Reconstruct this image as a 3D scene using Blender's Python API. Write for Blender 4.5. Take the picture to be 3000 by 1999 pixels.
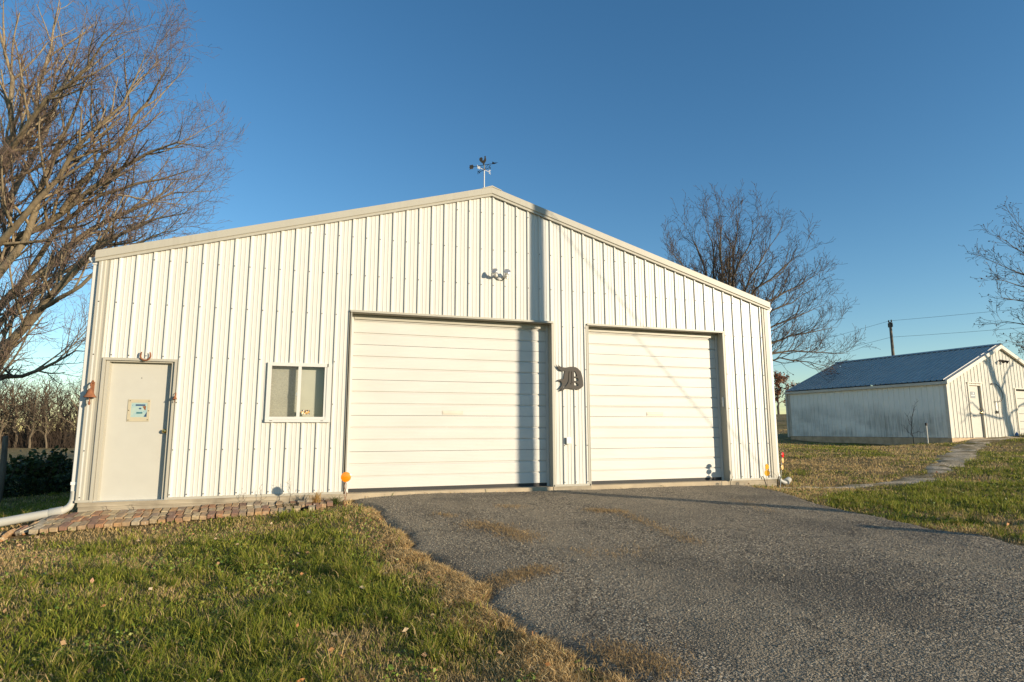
import bpy, bmesh, math, random
import numpy as np
from mathutils import Vector, Matrix
from math import radians as R_, sin, cos, pi

for o in list(bpy.data.objects): bpy.data.objects.remove(o)
SC = bpy.context.scene
COL = SC.collection
rng = np.random.default_rng(7); random.seed(7)

# ------------------------------------------------------------------ camera, sky, sun, exposure
CAM = Vector((2.8734, -10.4218, 1.0129))
yaw, pitch, roll = 0.32035, 0.14516, -0.00217
fw = Vector((sin(yaw)*cos(pitch), cos(yaw)*cos(pitch), sin(pitch)))
rt = Vector((cos(yaw), -sin(yaw), 0)); up = rt.cross(fw)
r2 = cos(roll)*rt + sin(roll)*up; u2 = -sin(roll)*rt + cos(roll)*up
cd = bpy.data.cameras.new('camera'); cam = bpy.data.objects.new('camera', cd); COL.objects.link(cam)
M = Matrix((r2, u2, -fw)).transposed().to_4x4(); M.translation = CAM
cam.matrix_world = M
cd.sensor_width = 36.0; cd.sensor_fit = 'HORIZONTAL'; cd.lens = 36.0*1773.4/3000; cd.clip_start = .05; cd.clip_end = 3000
SC.camera = cam

SUN_AZ, SUN_EL = R_(180-41), R_(10.5)          # clockwise from +Y
SV = Vector((sin(SUN_AZ)*cos(SUN_EL), cos(SUN_AZ)*cos(SUN_EL), sin(SUN_EL)))
W = bpy.data.worlds.new('World'); SC.world = W; W.use_nodes = True
nt = W.node_tree; bg = nt.nodes['Background']
sky = nt.nodes.new('ShaderNodeTexSky'); sky.sky_type = 'NISHITA'; sky.sun_disc = False
sky.sun_elevation = SUN_EL; sky.sun_rotation = SUN_AZ; sky.altitude = 250; sky.air_density = 1.0; sky.dust_density = 0.0; sky.ozone_density = 2.2
bg.inputs['Strength'].default_value = 0.14
hs_ = nt.nodes.new('ShaderNodeHueSaturation'); hs_.inputs['Saturation'].default_value = 1.22   # clear polarised winter sky
nt.links.new(sky.outputs[0], hs_.inputs['Color']);  nt.links.new(hs_.outputs[0], bg.inputs['Color'])
sd = bpy.data.lights.new('sun', 'SUN'); sd.energy = 5.0; sd.angle = R_(0.53); sd.color = (1.0, 0.84, 0.62)
sun = bpy.data.objects.new('sun', sd); COL.objects.link(sun); sun.rotation_euler = SV.to_track_quat('Z', 'Y').to_euler(); sun.location = (30, -30, 20)
SC.view_settings.view_transform = 'Standard'; SC.view_settings.look = 'None'; SC.view_settings.exposure = 0.45; SC.view_settings.gamma = 1
SC.view_settings.use_curve_mapping = False
SC.render.engine = 'CYCLES'

# ------------------------------------------------------------------ materials
def N(nt, t, **k):
    n = nt.nodes.new('ShaderNode'+t)
    for a, b in k.items(): setattr(n, a, b)
    return n
def mix(nt, fac, a, b, blend='MIX'):
    m = N(nt, 'MixRGB', blend_type=blend)
    for i, v in ((0, fac), (1, a), (2, b)):
        if hasattr(v, 'is_linked') or hasattr(v, 'links'): nt.links.new(v, m.inputs[i])
        elif isinstance(v, (int, float)): m.inputs[i].default_value = v if i == 0 else (v, v, v, 1)
        else: m.inputs[i].default_value = (*v[:3], 1)
    return m.outputs[0]
def ramp(nt, src, p0, p1, c0=(0,0,0), c1=(1,1,1)):
    r = N(nt, 'ValToRGB'); e = r.color_ramp.elements
    e[0].position = p0; e[1].position = p1; e[0].color = (*c0, 1); e[1].color = (*c1, 1)
    nt.links.new(src, r.inputs[0]); return r.outputs[0]
def coords(nt, scale=(1,1,1), kind='Object'):
    t = N(nt, 'TexCoord'); m = N(nt, 'Mapping'); m.inputs['Scale'].default_value = scale
    nt.links.new(t.outputs[kind], m.inputs[0]); return m.outputs[0]
def noise(nt, vec, scale, detail=4, rough=.55, out=0):
    n = N(nt, 'TexNoise'); n.inputs['Scale'].default_value = scale; n.inputs['Detail'].default_value = detail; n.inputs['Roughness'].default_value = rough
    nt.links.new(vec, n.inputs['Vector']); return n.outputs[out]
def bump(nt, h, strength, dist=.01, prev=None):
    b = N(nt, 'Bump'); b.inputs['Strength'].default_value = strength; b.inputs['Distance'].default_value = dist
    nt.links.new(h, b.inputs['Height'])
    if prev is not None: nt.links.new(prev, b.inputs['Normal'])
    return b.outputs[0]
def newmat(name):
    m = bpy.data.materials.new(name); m.use_nodes = True
    return m, m.node_tree, m.node_tree.nodes['Principled BSDF']
def simple(name, col, rough=.6, metal=0., var=.15, vscale=3., col2=None, bmp=None, stretch=(1,1,1), spec=.5):
    m, nt, b = newmat(name); v = coords(nt, stretch)
    f = ramp(nt, noise(nt, v, vscale, 5), .3, .72)
    c2 = col2 or tuple(c*(1-var) for c in col)
    nt.links.new(mix(nt, f, col, c2), b.inputs['Base Color'])
    b.inputs['Roughness'].default_value = rough; b.inputs['Metallic'].default_value = metal; b.inputs['Specular IOR Level'].default_value = spec
    if bmp: nt.links.new(bump(nt, noise(nt, v, bmp[0], 4), bmp[1], bmp[2]), b.inputs['Normal'])
    return m
def painted_metal(name, col, dirt=.5, dirtcol=(.42,.40,.33), rough=.38, base=False):
    m, nt, b = newmat(name); v = coords(nt)
    big = noise(nt, coords(nt, (1,1,.35)), 1.1, 5)
    strk = noise(nt, coords(nt, (9,9,.5)), 2.2, 6)
    msk = mix(nt, 1.0, ramp(nt, big, .42, .75), ramp(nt, strk, .4, .75), 'MULTIPLY')
    ms = mix(nt, 1.0, msk, (dirt,)*3, 'MULTIPLY')
    c = mix(nt, ms, col, dirtcol)
    if base:                                             # soil splashed on the lowest hand's breadth
        t = N(nt, 'TexCoord'); sx = N(nt, 'SeparateXYZ'); nt.links.new(t.outputs['Object'], sx.inputs[0])
        ad = N(nt, 'Math', operation='MULTIPLY_ADD'); nt.links.new(noise(nt, coords(nt, (5,5,1.2)), 2.0, 6), ad.inputs[0]); ad.inputs[1].default_value = -.55; nt.links.new(sx.outputs[2], ad.inputs[2])
        c = mix(nt, ramp(nt, ad.outputs[0], 0., .12, (.55,)*3, (0,)*3), c, (.40,.34,.25))
    nt.links.new(c, b.inputs['Base Color'])
    b.inputs['Roughness'].default_value = rough; b.inputs['Specular IOR Level'].default_value = .35
    nt.links.new(bump(nt, noise(nt, coords(nt, (1.6,1.6,.6)), 1.4, 2), .12, .02), b.inputs['Normal'])
    return m
MT = {}
MT['wall'] = painted_metal('ivory painted steel', (.61,.595,.54), .5, (.40,.37,.30), base=False)
MT['trim'] = painted_metal('tan painted trim', (.415,.39,.32), .45, (.28,.255,.20), .45)
MT['white_trim'] = painted_metal('white trim', (.60,.59,.55), .35)
MT['pvc'] = simple('white plastic pipe', (.50,.48,.42), .35, var=.12, vscale=2.5)
MT['shed_wall'] = painted_metal('aged white siding', (.66,.63,.55), .8, (.30,.30,.25))
def shed_side():
    m, nt, b = newmat('mildewed white siding')
    v = coords(nt, (1,1,1)); n1 = noise(nt, coords(nt, (1,.45,.9)), 1.3, 4); st = noise(nt, coords(nt, (1,7,.45)), 2.3, 6)
    t = N(nt, 'TexCoord'); sx = N(nt, 'SeparateXYZ'); nt.links.new(t.outputs['Object'], sx.inputs[0])
    dv = N(nt, 'Math', operation='MULTIPLY_ADD'); nt.links.new(noise(nt, coords(nt, (1,.5,1)), 1.1, 4), dv.inputs[0]); dv.inputs[1].default_value = -1.5; nt.links.new(sx.outputs[2], dv.inputs[2]); d2_ = N(nt, 'Math', operation='ADD'); nt.links.new(dv.outputs[0], d2_.inputs[0]); d2_.inputs[1].default_value = .3
    zr = ramp(nt, d2_.outputs[0], .25, .95, (1,1,1), (0,0,0))
    a = mix(nt, 1.0, ramp(nt, n1, .36, .56), ramp(nt, st, .25, .62), 'MULTIPLY'); a = mix(nt, 1.0, a, zr, 'MULTIPLY')
    nt.links.new(mix(nt, a, (.86,.84,.75), (.46,.45,.39)), b.inputs['Base Color']); b.inputs['Roughness'].default_value = .6
    return m
MT['shed_side'] = shed_side()
MT['shed_trim'] = simple('aged cream trim', (.62,.57,.47), .5, var=.2)
MT['metal_roof'] = simple('grey steel roof', (.52,.50,.455), .55, .05, .2, 2)
MT['garage_roof'] = simple('pale steel roof', (.5,.5,.48), .4, .3, .15, 2)
def door_mat():
    m, nt, b = newmat('cream overhead door')
    v = coords(nt); f = ramp(nt, noise(nt, coords(nt, (.6,1,2.2)), 1.6, 5), .35, .75)
    nt.links.new(mix(nt, f, (.585,.57,.525), (.545,.525,.475)), b.inputs['Base Color'])
    w = N(nt, 'TexWave', wave_type='BANDS', bands_direction='Z'); w.inputs['Scale'].default_value = 13; w.inputs['Distortion'].default_value = 0
    nt.links.new(v, w.inputs['Vector'])
    g = noise(nt, coords(nt, (3,3,60)), 3, 3)
    nn = bump(nt, g, .06, .004, bump(nt, w.outputs[1], .22, .006))
    nt.links.new(nn, b.inputs['Normal']); b.inputs['Roughness'].default_value = .5
    return m
MT['door'] = door_mat()
MT['man_door'] = simple('white flush door', (.485,.468,.405), .5, var=.05, vscale=5)
MT['rubber'] = simple('black rubber seal', (.03,.03,.03), .7)
MT['dark'] = simple('dark interior', (.03,.028,.025), .9)
def concrete(name, c, c2):
    return simple(name, c, .9, 0, col2=c2, vscale=4, bmp=(60, .35, .01))
MT['concrete'] = concrete('weathered concrete', (.48,.39,.26), (.36,.29,.20))
MT['shed_concrete'] = concrete('stained concrete', (.60,.45,.28), (.36,.26,.155))
def wood(name, c, c2, stretch=(1.2,8,26)):
    m, nt, b = newmat(name); v = coords(nt, stretch); n = noise(nt, v, 1.6, 7, .65)
    n2 = noise(nt, coords(nt, (1,1,1)), 2.2, 4)
    col = mix(nt, ramp(nt, n, .35, .66), c, c2); col = mix(nt, ramp(nt, n2, .45, .8), col, tuple(x*.62 for x in c2))
    nt.links.new(col, b.inputs['Base Color']); b.inputs['Roughness'].default_value = .9
    nt.links.new(bump(nt, n, .5, .01), b.inputs['Normal']); return m
MT['skirt'] = wood('weathered skirt board', (.44,.375,.27), (.27,.225,.16))
MT['pole_wood'] = wood('weathered pole wood', (.20,.17,.13), (.11,.09,.07), (12,12,1))
MT['brass'] = simple('worn brass', (.55,.42,.16), .25, 1., .2)
MT['rust'] = simple('rusty iron', (.30,.115,.045), .85, 0, col2=(.15,.055,.025), vscale=14, bmp=(70, .3, .004))
MT['iron'] = simple('dark wrought iron', (.05,.045,.04), .55, .6, .3, 12)
MT['emblem'] = simple('brown grey steel plate', (.028,.026,.021), .65, 0, col2=(.045,.031,.020), vscale=7)
MT['steel'] = simple('galvanised steel', (.62,.62,.6), .35, .7, .15, 9)
MT['bronze'] = simple('tarnished copper', (.17,.125,.08), .5, .6, .3, 12)
MT['verdigris'] = simple('dark green grey metal', (.10,.10,.085), .5, .5, .3, 12)
MT['white_plastic'] = simple('white plastic', (.78,.76,.70), .4, var=.06)
MT['cable'] = simple('black cable', (.02,.02,.02), .5)
def reflector(name, c):
    m, nt, b = newmat(name); v = coords(nt)
    vo = N(nt, 'TexVoronoi'); vo.inputs['Scale'].default_value = 160; nt.links.new(v, vo.inputs['Vector'])
    nt.links.new(mix(nt, ramp(nt, vo.outputs[0], .1, .6), c, tuple(x*.8 for x in c)), b.inputs['Base Color'])
    b.inputs['Roughness'].default_value = .25; b.inputs['Coat Weight'].default_value = .5; return m
MT['orange'] = reflector('orange reflector', (.95,.27,.005)); MT['amber'] = reflector('amber reflector', (.85,.42,.03))
MT['peach'] = reflector('pale amber reflector', (.90,.55,.22)); MT['red'] = reflector('red reflector', (.75,.01,.02))
def glass():
    m, nt, b = newmat('window glass'); nt.nodes.remove(b); out = nt.nodes['Material Output']
    tr = N(nt, 'BsdfTransparent'); tr.inputs[0].default_value = (.93,.95,.94,1); gl = N(nt, 'BsdfGlossy'); gl.inputs['Roughness'].default_value = .03; gl.inputs[0].default_value = (.8,.8,.8,1)
    lw = N(nt, 'LayerWeight'); lw.inputs[0].default_value = .5; pw = N(nt, 'Math', operation='POWER'); nt.links.new(lw.outputs['Facing'], pw.inputs[0]); pw.inputs[1].default_value = 4.
    fr = N(nt, 'Math', operation='MULTIPLY_ADD'); nt.links.new(pw.outputs[0], fr.inputs[0]); fr.inputs[1].default_value = .8; fr.inputs[2].default_value = .05; mx = N(nt, 'MixShader')
    nt.links.new(fr.outputs[0], mx.inputs[0]); nt.links.new(tr.outputs[0], mx.inputs[1]); nt.links.new(gl.outputs[0], mx.inputs[2]); nt.links.new(mx.outputs[0], out.inputs[0]); return m
MT['glass'] = glass()
def screen():
    m, nt, b = newmat('insect screen'); out = nt.nodes['Material Output']
    tr = N(nt, 'BsdfTransparent'); mx = N(nt, 'MixShader'); b.inputs['Base Color'].default_value = (.16,.14,.12,1); b.inputs['Roughness'].default_value = .9
    f = ramp(nt, noise(nt, coords(nt), 40, 3), .3, .7, (.10,)*3, (.26,)*3); nt.links.new(f, mx.inputs[0])
    nt.links.new(tr.outputs[0], mx.inputs[1]); nt.links.new(b.outputs[0], mx.inputs[2]); nt.links.new(mx.outputs[0], out.inputs[0]); return m
MT['screen'] = screen()
MT['blind'] = simple('cream blind', (.74,.71,.60), .6, var=.1)
def brick_mat():
    m, nt, b = newmat('old paving brick'); oi = N(nt, 'ObjectInfo'); v = coords(nt)
    r = N(nt, 'ValToRGB'); cr = r.color_ramp; cr.interpolation = 'CONSTANT'
    cols = [(.38,.19,.095), (.44,.30,.16), (.25,.135,.09), (.48,.37,.21), (.40,.27,.15), (.44,.26,.12), (.30,.22,.15), (.50,.42,.29)]
    while len(cr.elements) < len(cols): cr.elements.new(.5)
    for i, c in enumerate(cols): cr.elements[i].position = i/len(cols); cr.elements[i].color = (*c, 1)
    nt.links.new(oi.outputs['Random'], r.inputs[0])
    add = N(nt, 'VectorMath', operation='ADD'); nt.links.new(v, add.inputs[0]); nt.links.new(oi.outputs['Location'], add.inputs[1]); vv = add.outputs[0]
    c = mix(nt, ramp(nt, noise(nt, vv, 16, 5), .38, .8), r.outputs[0], (.17,.12,.075))
    c = mix(nt, ramp(nt, noise(nt, vv, 7, 5), .54, .72), c, (.42,.32,.19))
    c = mix(nt, ramp(nt, noise(nt, vv, 26, 3), .66, .72), c, (.55,.52,.45))
    nt.links.new(c, b.inputs['Base Color']); b.inputs['Roughness'].default_value = .9
    nt.links.new(bump(nt, noise(nt, vv, 45, 5), .5, .008), b.inputs['Normal']); return m
MT['brick'] = brick_mat()
def attr_mat(name, rough=.6, trans=.38):
    m, nt, b = newmat(name); a = N(nt, 'Attribute', attribute_name='tint'); nt.links.new(a.outputs['Color'], b.inputs['Base Color'])
    b.inputs['Roughness'].default_value = rough; b.inputs['Specular IOR Level'].default_value = .25
    out = nt.nodes['Material Output']; t = N(nt, 'BsdfTranslucent'); nt.links.new(a.outputs['Color'], t.inputs[0])
    mx = N(nt, 'MixShader'); mx.inputs[0].default_value = trans
    nt.links.new(b.outputs[0], mx.inputs[1]); nt.links.new(t.outputs[0], mx.inputs[2]); nt.links.new(mx.outputs[0], out.inputs[0]); return m
MT['blade'] = attr_mat('grass blades'); MT['leaf'] = attr_mat('leaves', .45, .2); MT['chip'] = attr_mat('stone chips', .75, 0.)
def bark(name, c, c2, sc=6):
    return simple(name, c, .9, 0, col2=c2, vscale=sc, bmp=(22, .5, .02), stretch=(1,1,.4))
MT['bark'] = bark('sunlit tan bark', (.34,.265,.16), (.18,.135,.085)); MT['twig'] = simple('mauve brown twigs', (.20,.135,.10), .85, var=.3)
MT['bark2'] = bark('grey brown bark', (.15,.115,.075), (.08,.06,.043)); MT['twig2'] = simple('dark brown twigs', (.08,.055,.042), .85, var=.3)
MT['bark3'] = bark('pale grey bark', (.17,.13,.08), (.10,.075,.048)); MT['twig3'] = simple('dry brown brush', (.075,.05,.031), .9, var=.35)
def ground_mat():
    m, nt, b = newmat('lawn soil and thatch'); v = coords(nt)
    big = noise(nt, v, .35, 5); mid = noise(nt, v, 1.7, 6); fin = noise(nt, v, 22, 5); fin2 = noise(nt, v, 70, 3)
    g = mix(nt, ramp(nt, fin, .35, .7), (.13,.14,.026), (.21,.205,.045)); t = mix(nt, ramp(nt, fin, .3, .7), (.50,.37,.19), (.30,.215,.105))
    a = N(nt, 'Attribute', attribute_name='dry')
    f = N(nt, 'Math', operation='ADD'); nt.links.new(ramp(nt, mid, .36, .64, (-.0,)*3, (1,)*3), f.inputs[0])
    s = N(nt, 'Math', operation='SUBTRACT'); nt.links.new(a.outputs['Fac'], s.inputs[0]); s.inputs[1].default_value = .5
    nt.links.new(s.outputs[0], f.inputs[1]); f.use_clamp = True
    c = mix(nt, f.outputs[0], g, t); c = mix(nt, ramp(nt, fin2, .5, .68), c, (.075,.06,.032)); 
    nt.links.new(c, b.inputs['Base Color']); b.inputs['Roughness'].default_value = .95; b.inputs['Specular IOR Level'].default_value = .1
    nt.links.new(bump(nt, fin2, .9, .05, bump(nt, fin, .8, .12)), b.inputs['Normal']); return m
MT['ground'] = ground_mat()
def asphalt():
    m, nt, b = newmat('coarse chip seal asphalt'); v = coords(nt)
    vo = N(nt, 'TexVoronoi'); vo.inputs['Scale'].default_value = 50; nt.links.new(v, vo.inputs['Vector'])
    vo2 = N(nt, 'TexVoronoi'); vo2.inputs['Scale'].default_value = 100; nt.links.new(v, vo2.inputs['Vector'])
    sp = N(nt, 'SeparateColor'); nt.links.new(vo.outputs['Color'], sp.inputs[0])
    c = ramp(nt, sp.outputs[0], .0, 1., (.11,.088,.06), (.53,.43,.29))
    c = mix(nt, ramp(nt, sp.outputs[1], .9, .93), c, (.66,.56,.40))
    gap = ramp(nt, vo.outputs[0], .45, .75); c = mix(nt, gap, c, (.05,.042,.032))
    tk = N(nt, 'TexCoord'); tm = N(nt, 'Mapping'); tm.inputs['Rotation'].default_value = (0, 0, .32); tm.inputs['Scale'].default_value = (1.5, .22, 1); nt.links.new(tk.outputs['Object'], tm.inputs[0]); big = noise(nt, tm.outputs[0], 1.0, 5); c = mix(nt, ramp(nt, big, .38, .66, (0,)*3, (.7,)*3), c, (.30,.245,.165), 'MIX')
    oil = noise(nt, v, .55, 4); c = mix(nt, ramp(nt, oil, .5, .7, (0,)*3, (.62,)*3), c, (.055,.047,.037))
    dst = noise(nt, coords(nt, (1,.3,1)), 1.3, 4); c = mix(nt, ramp(nt, dst, .58, .75, (0,)*3, (.4,)*3), c, (.40,.325,.21))
    wv_ = N(nt, 'VectorMath', operation='ADD'); nn_ = N(nt, 'TexNoise'); nn_.inputs['Scale'].default_value = 1.5; nn_.inputs['Detail'].default_value = 5; nt.links.new(v, nn_.inputs['Vector']); nt.links.new(v, wv_.inputs[0]); nt.links.new(nn_.outputs['Color'], wv_.inputs[1])
    ck = N(nt, 'TexVoronoi', feature='DISTANCE_TO_EDGE'); ck.inputs['Scale'].default_value = .42; nt.links.new(wv_.outputs[0], ck.inputs['Vector'])
    ckm = mix(nt, 1., ramp(nt, ck.outputs[0], .003, .011, (.65,)*3, (0,)*3), ramp(nt, noise(nt, v, .4, 3), .45, .58), 'MULTIPLY'); c = mix(nt, ckm, c, (.03,.026,.02))
    nt.links.new(c, b.inputs['Base Color']); b.inputs['Roughness'].default_value = .8; b.inputs['Specular IOR Level'].default_value = .35
    h = mix(nt, .35, vo.outputs[0], vo2.outputs[0]); inv = N(nt, 'Invert'); nt.links.new(h, inv.inputs[1])
    nt.links.new(bump(nt, inv.outputs[0], 1.0, .026, bump(nt, noise(nt, v, 5, 5), .7, .07)), b.inputs['Normal']); return m
MT['asphalt'] = asphalt()
def gravel():
    m, nt, b = newmat('pale path gravel'); v = coords(nt); vo = N(nt, 'TexVoronoi'); vo.inputs['Scale'].default_value = 30; nt.links.new(v, vo.inputs['Vector'])
    sp = N(nt, 'SeparateColor'); nt.links.new(vo.outputs['Color'], sp.inputs[0])
    c = ramp(nt, sp.outputs[0], 0, 1, (.36,.285,.18), (.68,.55,.38)); c = mix(nt, ramp(nt, noise(nt, v, 1.4, 5), .42, .62), c, (.22,.165,.075))
    nt.links.new(c, b.inputs['Base Color']); b.inputs['Roughness'].default_value = .95; nt.links.new(bump(nt, vo.outputs[0], 1, .03), b.inputs['Normal']); return m
MT['gravel'] = gravel()
def plaque_mat():
    m, nt, b = newmat('faded print'); v = coords(nt)
    n = noise(nt, v, 11, 5); c = mix(nt, ramp(nt, n, .3, .7), (.24,.40,.45), (.42,.48,.38))
    c = mix(nt, ramp(nt, noise(nt, v, 17, 4), .62, .72), c, (.06,.17,.30)); nt.links.new(c, b.inputs['Base Color']); b.inputs['Roughness'].default_value = .4; return m
MT['print'] = plaque_mat(); MT['navy'] = simple('navy ink', (.02,.07,.17), .5, var=.3, vscale=30); MT['teal'] = simple('teal ink', (.03,.16,.19), .5, var=.4, vscale=30)
MT['cardboard'] = simple('yellowed board', (.48,.42,.29), .7, var=.12, vscale=12)
MT['grey_sign'] = simple('grey sign', (.22,.24,.25), .5); MT['blue'] = simple('blue plastic', (.03,.13,.35), .5)
def sticker():
    m, nt, b = newmat('mottled sticker'); v = coords(nt); c = mix(nt, ramp(nt, noise(nt, v, 60, 3), .5, .56), (.03,.03,.03), (.85,.45,.10)); c = mix(nt, ramp(nt, noise(nt, v, 45, 2), .55, .6), c, (.75,.70,.55))
    nt.links.new(c, b.inputs['Base Color']); return m
MT['sticker'] = sticker()

# ------------------------------------------------------------------ mesh and object helpers
class MB:
    def __init__(s): s.v = []; s.f = []
    def add(s, vs, fs):
        b = len(s.v); s.v += [tuple(p) for p in vs]; s.f += [tuple(i+b for i in f) for f in fs]; return s
    def box(s, x0, x1, y0, y1, z0, z1, m=None, bev=0):
        if bev:
            bmm = bmesh.new(); bmesh.ops.create_cube(bmm, size=1)
            for v in bmm.verts: v.co = Vector(((x0+x1)/2+v.co.x*(x1-x0), (y0+y1)/2+v.co.y*(y1-y0), (z0+z1)/2+v.co.z*(z1-z0)))
            bmesh.ops.bevel(bmm, geom=bmm.edges[:], offset=bev, segments=1, affect='EDGES')
            vs = [v.co.copy() for v in bmm.verts]; fs = [[v.index for v in f.verts] for f in bmm.faces]; bmm.free()
        else:
            vs = [Vector(p) for p in ((x0,y0,z0),(x1,y0,z0),(x1,y1,z0),(x0,y1,z0),(x0,y0,z1),(x1,y0,z1),(x1,y1,z1),(x0,y1,z1))]
            fs = [(3,2,1,0),(4,5,6,7),(0,1,5,4),(1,2,6,5),(2,3,7,6),(3,0,4,7)]
        if m is not None: vs = [m @ v for v in vs]
        return s.add(vs, fs)
    def tube(s, pts, rad, n=8, cap=True):
        pts = [Vector(p) for p in pts]; k = len(pts)
        rads = rad if hasattr(rad, '__len__') else [rad]*k
        vs = []; fs = []; ref = None
        for i, p in enumerate(pts):
            t = (pts[min(i+1,k-1)]-pts[max(i-1,0)]).normalized()
            if ref is None: ref = t.orthogonal().normalized()
            ref = (ref - t*ref.dot(t)); ref = ref.normalized() if ref.length > 1e-6 else t.orthogonal().normalized()
            b = t.cross(ref)
            for j in range(n):
                a = 2*pi*j/n; vs.append(p + (ref*cos(a)+b*sin(a))*rads[i])
        for i in range(k-1):
            for j in range(n): fs.append((i*n+j, i*n+(j+1)%n, (i+1)*n+(j+1)%n, (i+1)*n+j))
        if cap: fs.append(tuple(range(n))[::-1]); fs.append(tuple(range((k-1)*n, k*n)))
        return s.add(vs, fs)
    def lathe(s, prof, n=16, m=None):           # prof = [(r, h)] about local Z
        vs = []; fs = []
        for r, h in prof:
            for j in range(n): a = 2*pi*j/n; vs.append(Vector((r*cos(a), r*sin(a), h)))
        for i in range(len(prof)-1):
            for j in range(n): fs.append((i*n+j, i*n+(j+1)%n, (i+1)*n+(j+1)%n, (i+1)*n+j))
        fs.append(tuple(range(n))[::-1]); fs.append(tuple(range((len(prof)-1)*n, len(prof)*n)))
        if m is not None: vs = [m @ v for v in vs]
        return s.add(vs, fs)
    def prism(s, poly, y0, y1, m=None):         # polygon in local X,Z extruded in Y
        n = len(poly); vs = [Vector((x, y0, z)) for x, z in poly]+[Vector((x, y1, z)) for x, z in poly]
        fs = [tuple(range(n)), tuple(range(n, 2*n))[::-1]]+[(i, i+n, (i+1)%n+n, (i+1)%n) for i in range(n)]
        if m is not None: vs = [m @ v for v in vs]
        return s.add(vs, fs)
def link(name, me, mat, parent=None):
    o = bpy.data.objects.new(name, me); COL.objects.link(o)
    if mat is not None: me.materials.append(mat)
    if parent is not None: o.parent = parent
    return o
def build(mb, name, mat, parent=None, off=None, smooth=False):
    me = bpy.data.meshes.new(name)
    o_ = Vector(off) if off is not None else Vector((0,0,0))
    me.from_pydata([tuple(Vector(v)-o_) for v in mb.v], [], mb.f); me.update()
    if smooth:
        me.polygons.foreach_set('use_smooth', [True]*len(me.polygons))
        try: me.set_sharp_from_angle(angle=R_(40))
        except Exception: pass
    return link(name, me, mat, parent)
def tag(o, label=None, cat=None, group=None, kind=None):
    if label: o['label'] = label
    if cat: o['category'] = cat
    if group: o['group'] = group
    if kind: o['kind'] = kind
    return o
def empty(name, loc, rz=0, **k):
    o = bpy.data.objects.new(name, None); COL.objects.link(o); o.location = loc; o.rotation_euler = (0,0,rz); o.empty_display_size = .2
    return tag(o, **k)
def thing1(mb, name, mat, base, smooth=False, **k):     # a thing that is one mesh, origin at its base
    o = build(mb, name, mat, None, base, smooth); o.location = base; return tag(o, **k)
def fast_mesh(name, V, F, mat, parent=None, tint=None, smooth=False):   # F: (m,k) array or a list of such arrays
    me = bpy.data.meshes.new(name); V = np.ascontiguousarray(V, np.float32); Fs = F if isinstance(F, list) else [F]
    li = np.concatenate([np.asarray(f, np.int32).ravel() for f in Fs]); ct = np.concatenate([np.full(len(f), f.shape[1], np.int32) for f in Fs]); ls = np.concatenate([[0], np.cumsum(ct)[:-1]]).astype(np.int32)
    me.vertices.add(len(V)); me.vertices.foreach_set('co', V.ravel())
    me.loops.add(len(li)); me.loops.foreach_set('vertex_index', li)
    me.polygons.add(len(ct)); me.polygons.foreach_set('loop_start', ls)
    if smooth: me.polygons.foreach_set('use_smooth', np.ones(len(ct), bool))
    me.update(calc_edges=True)
    if tint is not None:
        a = me.attributes.new('tint', 'FLOAT_COLOR', 'POINT'); c = np.ones((len(V), 4), np.float32); c[:, :3] = tint; a.data.foreach_set('color', c.ravel())
    return link(name, me, mat, parent)

# ------------------------------------------------------------------ the lie of the land
CP=np.array([
(-.2,0,-.175),(.9,0,-.175),(1.6,0,-.14),(2.6,0,-.14),(3.5,0,-.115),(7,0,-.10),(9,0,-.105),(10.9,0,-.125),(12,0,-.155),
(-.2,-.75,-.34),(1.2,-.75,-.29),(2.4,-.7,-.24),(3.4,-.8,-.16),
(3.6,-1.5,-.125),(6,-1.5,-.11),(9,-1.5,-.12),(11.5,-1.3,-.11),
(3.6,-3,-.2),(6,-3,-.16),(9,-3,-.15),(12,-3,-.12),(4.3,-5,-.28),(8,-6,-.24),(12,-6,-.17),(2.9,-10.4,-.52),(8,-10,-.36),(3.5,-8,-.42),
(-3,-9,-.62),(-3,-4,-.50),(-1.4,0,-.42),(-1,-2.5,-.45),(1,-3,-.38),(0,-6,-.5),(-6,-1,-.62),
(-2,4,-.48),(-5,3.5,-.62),(-3.5,7,-.5),(-9,7,-.75),(-12,5,-.9),(-6,11,-.75),(-15,20,-1.3),(-25,60,-1.8),(-38,105,-1.5),(-60,100,-1.8),(-15,110,-1.4),(-50,180,0),
(14,-1.2,-.08),(14,2.5,-.06),(12.5,6,-.05),(12,12,.1),(18,0,.08),(22,3,.26),(18,-6,-.02),(26.05,6.43,.375),(25.3,13.7,.44),(23,8,.3),(20,12,.3),(27,6.1,.50),(30,6.5,.62),(33.5,7,.66),(33,1,.55),(28,2,.4),(26,-5,.2),(36,-6,.5),
(36,0,.7),(34,24,1.0),(44,36,2.2),(48,40,2.55),(56,47,2.4),(80,80,1.5),(60,15,1.8),(60,-20,1.2),(20,30,.6),(20,60,.6),(0,30,-.5),(0,100,-1),(-40,-10,-1.6),(-20,-20,-1),(10,-30,-.7),(40,-40,.4),
])
C2=np.array([(400*np.cos(a),400*np.sin(a),-1.0) for a in np.linspace(0,2*np.pi,12,endpoint=False)])
CPA=np.vstack([CP,C2])
def _phi(d): return np.sqrt(d*d+1.2**2)
_n=len(CPA)
_K=_phi(np.hypot(CPA[:,None,0]-CPA[None,:,0],CPA[:,None,1]-CPA[None,:,1]))-1e-3*np.eye(_n)*-1
_A=np.zeros((_n+1,_n+1));_A[:_n,:_n]=_K;_A[:_n,_n]=1;_A[_n,:_n]=1
_W=np.linalg.solve(_A,np.append(CPA[:,2],0))
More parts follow.
